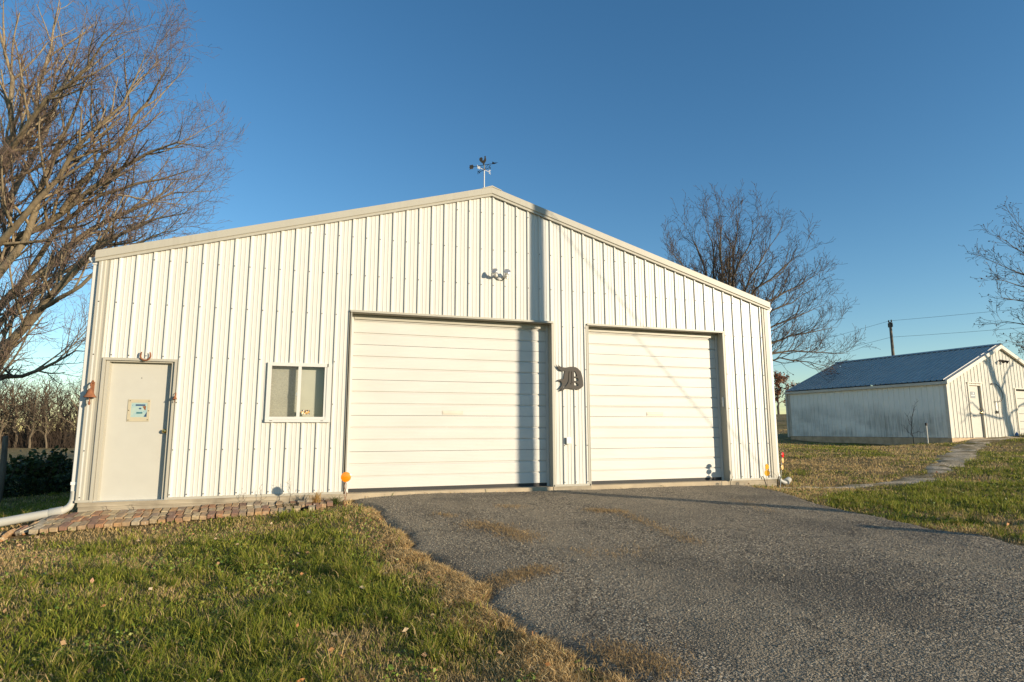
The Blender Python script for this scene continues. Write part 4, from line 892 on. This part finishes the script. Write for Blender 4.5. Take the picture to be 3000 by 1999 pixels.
# tree behind the right slope
tr = np.random.default_rng(5)
C2F = dict(max=4, dens=[0,2.0,2.9,3.6,4.2], start=[0,.34,.2,.15,.15], ang=[0,28,34,40,44], len=[0,2.0,1.1,.55,.30], rad=[0,.042,.021,.0125,.0095], upside=[0,.3,.2,.12,.1], trop=[0,.45,.3,.15,.05], wob=[0,.05,.08,.11,.13], rmin=.0075, limbwob=.05)
T2 = at(2125, 1290, 30); T2[2] = gz(T2[0], T2[1])-.1
F0 = (2130, 1070)
ends = [((2020,800),(1950,715),.09), ((2060,760),(2000,650),.10), ((2085,720),(2065,625),.10), ((2110,740),(2115,608),.11), ((2145,760),(2175,600),.11), ((2160,790),(2240,630),.11), ((2190,830),(2300,650),.10), ((2200,860),(2370,720),.10), ((2230,900),(2420,790),.09), ((2260,960),(2440,880),.08),
        ((2265,1000),(2470,955),.08), ((2290,1030),(2505,1035),.07), ((2270,1050),(2440,1075),.06), ((2050,900),(1960,770),.07), ((2180,960),(2400,840),.08)]
limbs = [([T2]+A((2127,1180,30),(2130,1090,30),(2132,960,30),(2135,840,30),(2140,700,30)), .24, .03)]
for i, (m, e, rr) in enumerate(ends):
    e = (m[0]+(e[0]-m[0])*.93, m[1]+(e[1]-m[1])*.93); dz = [-1.6, 1.2, .3, -1, 1.8, -.6, 1.0, -1.8, .5, 1.5, -.8, .2, -1.2, .8, -1.5][i]
    b0 = (2128+rng.uniform(-4, 4), 1150-14*(i % 5)-6*i*.6)
    limbs.append((A((*b0, 30), ((b0[0]*.45+m[0]*.55), (b0[1]*.42+m[1]*.58), 30+dz*.5), (*m, 30+dz*.8), ((m[0]+e[0])/2, (m[1]+e[1])/2, 30+dz), (*e, 30+dz*1.1)), rr, .014))
lv, tips = grow(limbs, C2F, tr)
low = tips[(tips[:, 2] < 5.2)]; low = low[rng.random(len(low)) < .05]
LEAFK = dict(size=.10, cols=((.13,.075,.035),(.10,.06,.035)), drop=.6)
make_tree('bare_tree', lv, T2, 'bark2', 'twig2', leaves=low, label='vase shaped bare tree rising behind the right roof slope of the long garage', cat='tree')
# tree at the right edge of the picture
tr = np.random.default_rng(9); D3 = 40
T3 = at(3300, 1215, D3); T3[2] = gz(T3[0], T3[1])-.1
E3 = [((3060,760),(2960,625)), ((3080,800),(2925,690)), ((3060,830),(2890,757)), ((3070,860),(2898,815)), ((3080,900),(2915,868)), ((3070,960),(2925,940)), ((3090,990),(2960,1005)), ((3110,1020),(2985,1035)), ((3120,760),(3060,600)), ((3220,740),(3180,560)), ((3350,780),(3420,580)), ((3400,860),(3560,700)), ((3400,950),(3620,880))]
limbs = [([T3]+A((3295,1100,D3),(3285,960,D3),(3270,800,D3),(3265,650,D3)), .34, .05)]
for i, (m, e) in enumerate(E3):
    dz = rng.uniform(-2.2, 2.2); limbs.append((A((3292,1090-22*(i % 6),D3), ((3292+m[0])/2,(1050+m[1])/2-10,D3+dz*.5), (*m,D3+dz), ((m[0]+e[0])/2,(m[1]+e[1])/2,D3+dz), (*e,D3+dz)), .11, .02))
C3F = dict(C2F, dens=[0,1.3,2.2,3.0,3.0], len=[0,1.9,1.1,.6,.34], rmin=.0105, trop=[0,.2,.1,.05,0])
lv, tips = grow(limbs, C3F, tr)
LEAFK = dict(size=.11, cols=((.10,.055,.035),(.07,.045,.03)), drop=.5)
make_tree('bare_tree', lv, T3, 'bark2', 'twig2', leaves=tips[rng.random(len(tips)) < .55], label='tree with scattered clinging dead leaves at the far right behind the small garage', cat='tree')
# tree whose curved trunk throws its shadow on the small garage
k9 = 9.15
def sh(u, z, k=k9): return np.array(sw(u, 0, z)+SV*k)
b = sh(4.0, -1.0); b[2] = gz(b[0], b[1])-.1
limbs = [([b, sh(3.95,-.3), sh(3.86,.55), sh(3.68,1.14), sh(3.30,2.11), sh(2.95,2.95), sh(2.80,3.5), sh(2.72,4.4), sh(2.75,5.6)], .24, .08),
         ([sh(3.70,1.0), sh(3.45,.72,9.4), sh(2.9,.80,9.8), sh(2.47,.92,10), sh(1.9,.83,10.2), sh(1.3,.9,10.4), sh(.6,.55,10.6)], .06, .025),
         ([sh(3.45,1.75), sh(3.9,2.3,9.4), sh(4.4,2.9,9.6), sh(5.0,3.3,9.9)], .06, .02), ([sh(3.8,.7), sh(4.3,1.0,9), sh(5.1,1.35,8.6), sh(5.9,1.6,8.4)], .05, .02),
         ([sh(3.0,2.8), sh(2.2,3.3,9.6), sh(1.2,3.5,10), sh(.2,3.9,10.2)], .08, .025), ([sh(2.75,3.9), sh(3.6,4.6,9), sh(4.6,5.2,8.8)], .08, .025), ([sh(2.2,1.0,10), sh(1.75,1.35,10.2), sh(1.35,1.30,10.4), sh(.9,1.05,10.6)], .035, .015)]
lv, tips = grow(limbs, dict(C2F, max=3, dens=[0,.28,.6,1.0,0], rmin=.006), np.random.default_rng(3))
make_tree('bare_tree', lv, b, 'bark2', 'twig2', label='leaning bare tree out in front of the small garage casting its shadow on it', cat='tree')
# sapling against the shed wall, russet tree on the rise
p = np.array(sw(-.5, 1.12, 0)); p[2] = gz(p[0], p[1])-.02
def off(a, v, z): return np.array(sw(-.5+a, 1.12+v, 0))*np.array([1,1,0])+np.array([0,0,p[2]+z])
limbs = [([p, off(0,.02,.5), off(.02,0,1.0), off(0,-.10,1.35), off(0,-.28,1.70)], .018, .005), ([off(0,.02,.35), off(0,.22,.55), off(.02,.38,.75)], .009, .004), ([off(0,.02,.45), off(0,-.25,.52), off(0,-.42,.50)], .008, .004), ([off(0,.02,.7), off(0,.14,1.0), off(0,.10,1.25)], .009, .004)]
lv, tips = grow(limbs, dict(C2F, max=2, dens=[0,5,4,0,0], len=[0,.32,.15,0,0], rad=[0,.005,.004,0,0], rmin=.0035, limbwob=.012), np.random.default_rng(2))
make_tree('sapling', lv, p, 'bark2', 'twig2', label='thin leafless sapling against the stained side wall of the small garage', cat='sapling')
T4 = at(2280, 1200, 61); T4[2] = gz(T4[0], T4[1])-.1
r4 = np.random.default_rng(4); limbs = [([T4, T4+[0,0,1.2], T4+[.1,0,2.4], T4+[0,.1,4.0]], .12, .03)]
for k in range(9):
    a = k*2.4; q = T4+[0,0,1.1+.25*k]; limbs.append(([q, q+[cos(a)*.9, sin(a)*.9, .35], q+[cos(a)*2.0, sin(a)*2.0, .55]], .05, .015))
lv, tips = grow(limbs, dict(C2F, max=2, dens=[0,2,2.2,0,0], len=[0,.9,.5,0,0], rmin=.012), r4)
allp = np.vstack([P for L_ in lv[1:3] for P, _ in L_]); allp = allp[r4.integers(0, len(allp), 2600)]+r4.normal(size=(2600, 3))*.13
LEAFK = dict(size=.20, cols=((.26,.105,.05),(.20,.09,.05),(.30,.15,.07)), drop=.3)
make_tree('russet_tree', lv, T4, 'bark2', 'twig2', leaves=allp, label='small tree with clinging russet leaves on the rise between the two garages', cat='tree')
# wire fence on the rise
wfz = empty('wire_fence', (46.5, 37, gz(46.5, 37)), label='thin wire fence along the grassy rise beyond the small garage', cat='fence')
prev = None
for k, t in enumerate(np.linspace(-1, 1, 12)):
    x, y = 46.9-9*t, 36.8+7*t*1.15; z = gz(x, y); m = build(MB().tube([(x, y, z-.2), (x, y, z+1.25)], .035, 6), 'fence_post', MT['pole_wood'], wfz, wfz.location)
    if prev:
        for h in (.35, .7, 1.1): build(MB().tube([(prev[0], prev[1], prev[2]+h), (x, y, z+h)], .007, 4), 'fence_wire', MT['steel'], wfz, wfz.location)
    prev = (x, y, z)
# far wood on the left: individual trees, copies of four kinds, and brush
WC = dict(max=3, dens=[0,.9,1.5,2.0,0], start=[0,.2,.2,.15,0], ang=[0,32,36,40,0], len=[0,2.6,1.5,.9,0], rad=[0,.06,.04,.028,0], upside=[0,.3,.2,.2,0], trop=[0,.4,.3,.2,0], wob=[0,.14,.16,.18,0], rmin=.018, limbwob=.16)
kinds = []
for k in range(5):
    r = np.random.default_rng(40+k); h = [8.8, 10.2, 7.6, 9.6, 6.8][k]; ln = r.uniform(-.9, .9)
    limbs = [([(0,0,-.3), (ln*.2,.1,h*.25), (ln*.5,0,h*.5), (ln,.2,h*.75), (ln*1.1,0,h)], .20, .04)]
    for j in range(8):
        a = j*2.4+r.uniform(-.4, .4); z0 = h*(.2+.07*j); R0 = (2.6-.18*j)*r.uniform(.7, 1.2); c0 = np.array([ln*z0/h, 0, z0]); limbs.append(([c0, c0+[cos(a)*R0*.45, sin(a)*R0*.45, 1.0], c0+[cos(a)*R0, sin(a)*R0, 2.4*r.uniform(.7, 1.2)]], .09, .03))
    lv, tips = grow(limbs, WC, r); (wV, wF), (tV, tF) = tree_meshes(lv, '', None, 0, 0)[:2]
    kinds.append((wV, wF, tV, tF))
made = {}
LAB = ['bare tree with pale forked trunk in the far wood', 'tall thin bare tree of the far wood', 'low crooked bare tree of the far wood', 'slender leaning bare tree in the far wood beyond the field', 'small twiggy bare tree in the far wood beyond the field']
wr = np.random.default_rng(77); n = 0
for row, dep in enumerate((92, 98, 106)):
    for xp in np.arange(-330+row*17, 262, 46):
        xx = xp+wr.uniform(-14, 14); P = at(xx, 1300, dep+wr.uniform(-2.5, 2.5)); k = int(wr.integers(5)); P[2] = gz(P[0], P[1]); s = wr.uniform(.66, 1.28)
        e = empty('wood_tree', tuple(P), wr.uniform(0, 6.28), label=LAB[k], cat='tree', group='bare trees of the far wood: '+['forked','tall','crooked','leaning','twiggy'][k]); e.scale = (s, s, s)
        if k not in made:
            made[k] = (fast_mesh('trunk', kinds[k][0], kinds[k][1], MT['bark3'], e, smooth=True), fast_mesh('crown', kinds[k][2], kinds[k][3], MT['twig3'], e))
        else:
            for c in made[k]: d = c.copy(); COL.objects.link(d); d.parent = e
bp = []
for i in range(2600):
    xx = wr.uniform(-340, 250); dep = wr.uniform(90, 112); P = at(xx, 1300, dep); P[2] = gz(P[0], P[1])-.1; h = wr.uniform(1.0, 5.5)*wr.uniform(.5, 1); l = wr.normal(size=2)*.35
    for j in range(3):
        q = P+np.array([*wr.normal(size=2)*.25, 0]); bp.append((np.array([q, q+[l[0]*.5+wr.normal()*.2, l[1]*.5, h*.5], q+[l[0]*1.2+wr.normal()*.4, l[1], h]]), np.array([.03, .022, .012])))
V, F = polytubes(bp, 3); tag(fast_mesh('brush', V, F, MT['twig3']), kind='stuff', label='tangle of brown brush under the far wood beyond the field')
# hedge and bush behind the left corner
hd = empty('hedge', (-5.2, 7.2, gz(-5.2, 7.2)), label='low dark clipped hedge in shade left of the long garage', cat='hedge')
hr = np.random.default_rng(8); ax0, ax1 = np.array([-1.3, 7.35]), np.array([-9.5, 6.9]); dirh = nrm(ax1-ax0); perp = np.array([-dirh[1], dirh[0]])
def hz(t, v):
    q = ax0+(ax1-ax0)*t+perp*v; return q[0], q[1]
P = []
for i in range(15000):
    t = hr.random(); v = hr.uniform(-.62, .62); h = hr.uniform(0, 1); 
    if hr.random() < .75:
        s_ = hr.integers(3); 
        if s_ == 0: v = -.62+abs(hr.normal()*.06)
        elif s_ == 1: h = 1-abs(hr.normal()*.05)
        else: v = .62-abs(hr.normal()*.06)
    x, y = hz(t, v*(1+.12*sin(t*31))); top = .42+.06*sin(t*23)+.04*sin(t*51+1); P.append((x, y, gz(-5, 7)*0+float(-.55+.0*t)+h*top))
P = np.array(P); P[:, 2] += height(P[:, 0], P[:, 1])+.55
leaf_cards('foliage', P-np.array(hd.location), hd, .075, ((.035,.055,.02),(.045,.065,.022),(.03,.045,.02)))
st = []
for i in range(120):
    x, y = hz(hr.random(), hr.uniform(-.4, .4)); z = float(height(np.array([x]), np.array([y]))[0]); st.append((np.array([(x, y, z-.05), (x+hr.normal()*.1, y+hr.normal()*.1, z+.4), (x+hr.normal()*.2, y+hr.normal()*.2, z+.75)]), np.array([.014, .01, .006])))
V, F = polytubes(st, 4); fast_mesh('stems', V-np.array(hd.location), F, MT['twig2'], hd)
bu = empty('bush', (-3.45, 7.75, gz(-3.45, 7.75)), label='taller broad leaved bush catching sun above the dark hedge', cat='bush')
st = []; P = []; bz = bu.location
for i in range(34):
    a = hr.uniform(0, 6.28); rr = .75*hr.random()**.5; h = .98-.40*(rr/.75)**2+hr.normal()*.06; q = np.array([cos(a)*rr, sin(a)*rr, h]); st.append((np.array([(cos(a)*.1, sin(a)*.1, -.05), q*[.6, .6, .55], q]), np.array([.016, .011, .006])))
    for j in range(46): P.append(q*(1-.35*hr.random()**1.5)+hr.normal(size=3)*[.10, .10, .07])
V, F = polytubes(st, 5); fast_mesh('stems', V, F, MT['twig2'], bu); leaf_cards('foliage', np.array(P), bu, .12, ((.06,.085,.025),(.08,.10,.035),(.045,.07,.022)), flat=.5)
q0, q1 = at(4, 1385, 13.2), at(17, 1278, 13.2); q0[2] = gz(q0[0], q0[1]); fo = empty('wooden_post', tuple(q0), label='dark leaning wooden post beside the hedge at the left edge', cat='post'); tp_(MB().tube([(0, 0, -.1), tuple((q1-q0)*.5+np.array([.02, 0, 0])), tuple(q1-q0)], [.07, .06, .05], 9), 'post_shaft', 'pole_wood', fo, True)

# ------------------------------------------------------------------ grass, leaves, chips (uncountable)
def in_rect(x, y, a): return (x > a[0]) & (x < a[1]) & (y > a[2]) & (y < a[3])
def free(x, y, m=0.):
    ok = (drive_d(x, y) < -.0+m) & (path_d(x, y) < .0+m) & ~in_rect(x, y, (-.3, 12.15, -.02, 15.3)) & ~in_rect(x, y, (-1.0, 3.45, -.66, 0))
    lx = (x-SB.x)*cos(SA)+(y-SB.y)*sin(SA); ly = -(x-SB.x)*sin(SA)+(y-SB.y)*cos(SA)
    return ok & ~in_rect(lx, ly, (0, SWD, -.05, SLN))
def scatter(n, rmin, rmax, p, a0, a1, g):
    u = g.random(n); e = 2-p; r = (rmin**e+(rmax**e-rmin**e)*u)**(1/e); a = R_(1)*g.uniform(a0, a1, n)
    return CAM.x+r*np.sin(a), CAM.y+r*np.cos(a), r
def blades(name, x, y, hgt, wid, lean, col, g, zoff=0., label=None, flat=None):
    n = len(x); z = ground_z(x, y)+zoff-.006; a = np.where(g.random(n) < .5, g.uniform(0, 2*pi, n), R_(41)+g.normal(0, .6, n)); la = g.uniform(0, 2*pi, n); s = np.stack([np.cos(a), np.sin(a), np.zeros(n)], -1); l = np.stack([np.cos(la), np.sin(la), np.zeros(n)], -1)
    B = np.stack([x, y, z], -1); H = hgt[:, None]; Wd = wid[:, None]; Ln = lean[:, None]; up_ = np.array([0, 0, 1.])
    m = B+l*H*Ln*.35+up_*H*.58; t = B+l*H*Ln*1.0+up_*H*(np.sqrt(np.clip(1-Ln**2*.55, .08, 1)))
    V = np.stack([B-s*Wd, B+s*Wd, m+s*Wd*.8, m-s*Wd*.8, t], 1).reshape(-1, 3); i = np.arange(n)*5
    F = [np.stack([i, i+1, i+2, i+3], -1), np.stack([i+3, i+2, i+4], -1)]; c = np.repeat(col, 5, axis=0)
    o = fast_mesh(name, V, F, MT['blade'], tint=c); return tag(o, kind='stuff', label=label)
g = np.random.default_rng(21)
def grass_cols(x, y, dry, g, n):
    gr = np.array([(.22,.255,.028),(.29,.30,.038),(.13,.18,.02),(.38,.35,.065)])[g.integers(0, 4, n)]; ta = np.array([(.66,.46,.20),(.76,.56,.27),(.47,.32,.135),(.60,.44,.20)])[g.integers(0, 4, n)]
    isd = (g.random(n) < np.clip(dry*1.0, .10, .97))[:, None]; return np.where(isd, ta, gr)*g.uniform(.6, 1.2, (n, 1)), isd[:, 0]
x, y, r = scatter(700000, 2.6, 46, 1.70, -31, 68, g); ok = free(x, y); x, y, r = x[ok], y[ok], r[ok]
dry = dryness(x, y); col, isd = grass_cols(x, y, dry, g, len(x)); cl = fbm(x, y, .55, 41); tall = np.clip((cl-.45)*4, 0, 1)
hh = np.where(isd, .050, .045+.055*tall)*g.uniform(.45, 1.35, len(x)); edge = np.exp(-np.clip(-drive_d(x, y), 0, 5)/.3); hh *= 1+.15*edge
ww = np.where(isd, .0021, .0028)*g.uniform(.7, 1.3, len(x))*np.clip(r/5.0, .8, 5)**.85; ln = np.where(isd, g.uniform(.25, 1.2, len(x)), g.uniform(.2, 1.15, len(x)))
kp = (~isd) | (g.random(len(x)) < .9)
blades('grass', x[kp], y[kp], hh[kp], ww[kp], ln[kp], col[kp], g, label='patchy green and straw coloured lawn grass')
BL = int(kp.sum())
# longer tufts fanning outwards, and low broad leaves between them
tx, ty, tr_ = scatter(2600, 3, 20, 1.5, -31, 66, g); ok = free(tx, ty) & (dryness(tx, ty) < .62) & (fbm(tx, ty, 1.2, 91) > .40); tx, ty = tx[ok], ty[ok]; m_ = 34; k_ = len(tx)
an = g.uniform(0, 2*pi, (k_, m_)); rr_ = np.abs(g.normal(0, .028, (k_, m_))); bx = (tx[:, None]+np.cos(an)*rr_).ravel(); by = (ty[:, None]+np.sin(an)*rr_).ravel(); n = len(bx); cc0, _ = grass_cols(bx, by, np.full(n, .12), g, n)
sz = np.repeat(g.uniform(.6, 1.3, k_), m_)
blades('grass', bx, by, g.uniform(.08, .17, n)*sz, g.uniform(.0016, .0030, n), g.uniform(.35, 1.25, n), cc0*.9, g, label='longer green tufts standing in the lawn')
cx_, cy_, _r = scatter(60000, 3, 16, 1.6, -31, 66, g); ok = free(cx_, cy_) & (fbm(cx_, cy_, .5, 95) > .56); cx_, cy_ = cx_[ok], cy_[ok]; n = len(cx_)
o = leaf_cards('ground_cover', np.stack([cx_, cy_, ground_z(cx_, cy_)+g.uniform(.012, .05, n)], -1), None, .030, ((.13,.20,.03),(.20,.26,.05),(.26,.27,.06),(.10,.15,.025)), flat=.55, kind='stuff'); o['label'] = 'low clover and weed leaves in the lawn'
# the matted straw fringe along the left edge of the driveway
n = 90000; y = g.uniform(-9, -.25, n); x = np.interp(y, LY, LX)-np.abs(g.normal(0, .17, n))*np.clip((.4-y)/4, .35, 1.15)+.03; keep_ = (drive_d(x, y) > -.75) & (drive_d(x, y) < .03) & (g.random(n) < np.clip((-y-1.2)/3.5, .04, 1)*np.clip((fbm(x, y, .34, 71)-.42)*7, .0, 1)); x, y = x[keep_], y[keep_]; n = len(x)
col = np.array([(.88,.62,.28),(.95,.72,.38),(.50,.32,.13),(.74,.53,.24),(.30,.19,.08)])[g.integers(0, 5, n)]*g.uniform(.65, 1.15, (n, 1)); dz = np.maximum(np.where(drive_d(x, y) > -.06, drive_z(x, y)-ground_z(x, y), 0), 0)
blades('dry_grass', x, y, g.uniform(.03, .10, n)*np.clip(.5-y/8, .5, 1), g.uniform(.0014, .0028, n), g.uniform(.55, 1.4, n), col, g, dz, label='matted fringe of bright straw along the left edge of the driveway')
# straw lying on the asphalt along cracks
px_, py_, wd_ = [], [], []
def strand(pts, n, w):
    pts = np.array(pts, float); s = np.concatenate([[0], np.cumsum(np.hypot(*np.diff(pts, axis=0).T))]); t = g.random(n)*s[-1]; px_.append(np.interp(t, s, pts[:, 0])+g.normal(size=n)*w*(.5+fbm(t*3, t*0, .5, 3))); py_.append(np.interp(t, s, pts[:, 1])+g.normal(size=n)*w)
strand([(4.80,-3.0),(5.0,-3.3),(5.15,-3.7),(5.2,-4.0)], 1900, .13); strand([(6.65,-2.45),(7.05,-2.75)], 900, .10); strand([(6.95,-2.9),(6.92,-3.5),(6.85,-4.1),(6.8,-4.8)], 800, .08); strand([(4.1,-5.5),(4.5,-5.28),(4.95,-5.1)], 2200, .09); strand([(5.5,-1.9),(5.8,-2.0)], 260, .08); strand([(5.4,-4.6),(5.9,-4.9),(6.2,-4.7)], 300, .12); strand([(9.3,-2.2),(9.1,-3.0),(8.9,-3.4)], 240, .08); strand([(4.5,-2.4),(4.7,-2.6)], 160, .06); strand([(4.6,-6.9),(4.8,-7.3)], 1500, .12)
x = np.concatenate(px_); y = np.concatenate(py_); n = len(x); dz = drive_z(x, y)-ground_z(x, y); col = np.array([(.50,.34,.16),(.58,.42,.22),(.38,.25,.11)])[g.integers(0, 3, n)]*g.uniform(.7, 1.2, (n, 1))
blades('dry_grass', x, y, g.uniform(.02, .06, n), g.uniform(.0013, .0024, n), g.uniform(.9, 1.35, n), col, g, dz, label='tufts of dead straw coloured grass growing through driveway cracks')
# loose chips on the asphalt
x, y, r = scatter(80000, 2.6, 13, 1.7, -8, 80, g); ok = drive_d(x, y) > .02; x, y, r = x[ok], y[ok], r[ok]; n = len(x); s = g.uniform(.003, .0072, n)*np.clip(r/4.5, .9, 1.35); s[g.random(n) < .012] *= 1.8
base = np.array([(1,0,0),(0,1,0),(-1,0,0),(0,-1,0),(0,0,.75),(0,0,-.6)]); an = g.uniform(0, 6.28, n); ca, sa = np.cos(an), np.sin(an); jit = g.uniform(.65, 1.25, (n, 6, 1))
q = base[None]*jit; V = np.stack([q[:,:,0]*ca[:,None]-q[:,:,1]*sa[:,None], q[:,:,0]*sa[:,None]+q[:,:,1]*ca[:,None], q[:,:,2]], -1)*s[:, None, None]+np.stack([x, y, drive_z(x, y)+s*.12], -1)[:, None]
f8 = np.array([(0,1,4),(1,2,4),(2,3,4),(3,0,4),(1,0,5),(2,1,5),(3,2,5),(0,3,5)]); F = (f8[None]+np.arange(n)[:, None, None]*6).reshape(-1, 3)
cc = np.array([(.22,.19,.14),(.30,.26,.19),(.15,.13,.10),(.42,.37,.28)])[g.choice(4, n, p=[.42,.25,.27,.06])]*g.uniform(.8, 1.2, (n, 1))
tag(fast_mesh('gravel_chips', V.reshape(-1, 3), F, MT['chip'], tint=np.repeat(cc, 6, axis=0)), kind='stuff', label='loose grey stone chips over the driveway')
# crumbs along the ragged edge, pale stones at the left end of the bricks
# fallen leaves
x, y, r = scatter(1500, 3, 30, 1.5, -40, 75, g); ok = free(x, y); x, y, r = x[ok], y[ok], r[ok]; x = np.concatenate([x, g.normal(-1.0, .45, 130), g.normal(2.9, .5, 60)]); y = np.concatenate([y, g.normal(-.72, .28, 130), g.normal(-6.8, .5, 60)]); n = len(x)
leaf_cards('fallen_leaves', np.stack([x, y, ground_z(x, y)+g.uniform(.02, .06, n)], -1), None, .045, ((.42,.27,.14),(.32,.19,.10),(.56,.43,.28),(.46,.22,.09)), flat=.75, kind='stuff')['label'] = 'scattered fallen brown leaves on the lawn'
# weeds at the right end of the bricks
def weed(x, y, nb, h, spread, cols, label, name='weed', w=.004):
    z = gz(x, y); gg = np.random.default_rng(int(abs(x*977+y*331))); n = nb; a = gg.uniform(0, 6.28, n); L = h*gg.uniform(.5, 1.1, n); o = gg.normal(size=(n, 2))*spread*.25; d = np.stack([np.cos(a), np.sin(a)], -1)*spread
    B = np.stack([o[:, 0], o[:, 1], np.zeros(n)-.01], -1); m = B+np.stack([d[:, 0]*.35, d[:, 1]*.35, L*.65], -1); t = B+np.stack([d[:, 0], d[:, 1], L], -1); s = np.stack([-np.sin(a), np.cos(a), 0*a], -1)*w
    V = np.stack([B-s, B+s, m+s*.8, m-s*.8, t+s*.2, t-s*.2], 1).reshape(-1, 3); i = np.arange(n)*6; F = np.concatenate([np.stack([i, i+1, i+2, i+3], -1), np.stack([i+3, i+2, i+4, i+5], -1)])
    c = np.repeat(np.array(cols)[gg.integers(0, len(cols), n)]*gg.uniform(.8, 1.2, (n, 1)), 6, axis=0); e = fast_mesh(name, V, F, MT['blade'], tint=c); e.location = (x, y, z+.02); tag(e, label, 'weed')
weed(3.02, -.30, 90, .24, .10, ((.45,.28,.09),(.36,.22,.08),(.5,.36,.15)), 'golden dead weed tuft at the right end of the brick strip'); weed(3.32, -.25, 60, .13, .12, ((.06,.10,.02),(.09,.12,.03)), 'low green weed just left of the orange reflector'); weed(2.66, -.42, 70, .10, .16, ((.06,.10,.02),(.20,.15,.06)), 'low green and tan weed among the bricks before the golden tuft')
def stalk(x, y, h, label, seed):
    b = np.array([x, y, gz(x, y)]); r = np.random.default_rng(seed); limbs = [([b, b+[.02, 0, h*.5], b+[-.02, .01, h]], .004, .002)]
    lv, _ = grow(limbs, dict(C2F, max=2, dens=[0,16,12,0,0], len=[0,h*.4,h*.15,0,0], ang=[0,45,45,0,0], rad=[0,.0028,.002,0,0], rmin=.0016, limbwob=.006), r)
    V, F = merge([polytubes(lv[i], 4) for i in range(3) if lv[i]]); o = fast_mesh('dead_stalk', V-b, F, MT['twig2']); o.location = tuple(b); tag(o, label, 'dead weed', 'dead weed stalks along the wall')
stalk(2.62, -.22, .42, 'tallest dead weed stalk before the wall near the wide overhead door', 1); stalk(2.20, -.12, .30, 'bushy dead weed stalk under the right side of the window', 2); stalk(1.95, -.12, .24, 'short dead weed stalk under the middle of the window', 3); stalk(.48, -.10, .17, 'dead weed stalk before the skirt board under the entry door', 4); stalk(.16, -.10, .15, 'small dead weed stalk left of the entry door centre', 5)
for o in COL.objects:
    if o.type == 'MESH' and o.parent is None and 'label' not in o and 'kind' not in o: print('UNLABELLED', o.name)

_m = {o.data.name: len(o.data.loops)-2*len(o.data.polygons) for o in COL.objects if o.type == 'MESH'}; print('TRIS', sum(_m.values()), 'blades', BL, sorted(_m.items(), key=lambda t: -t[1])[:8])
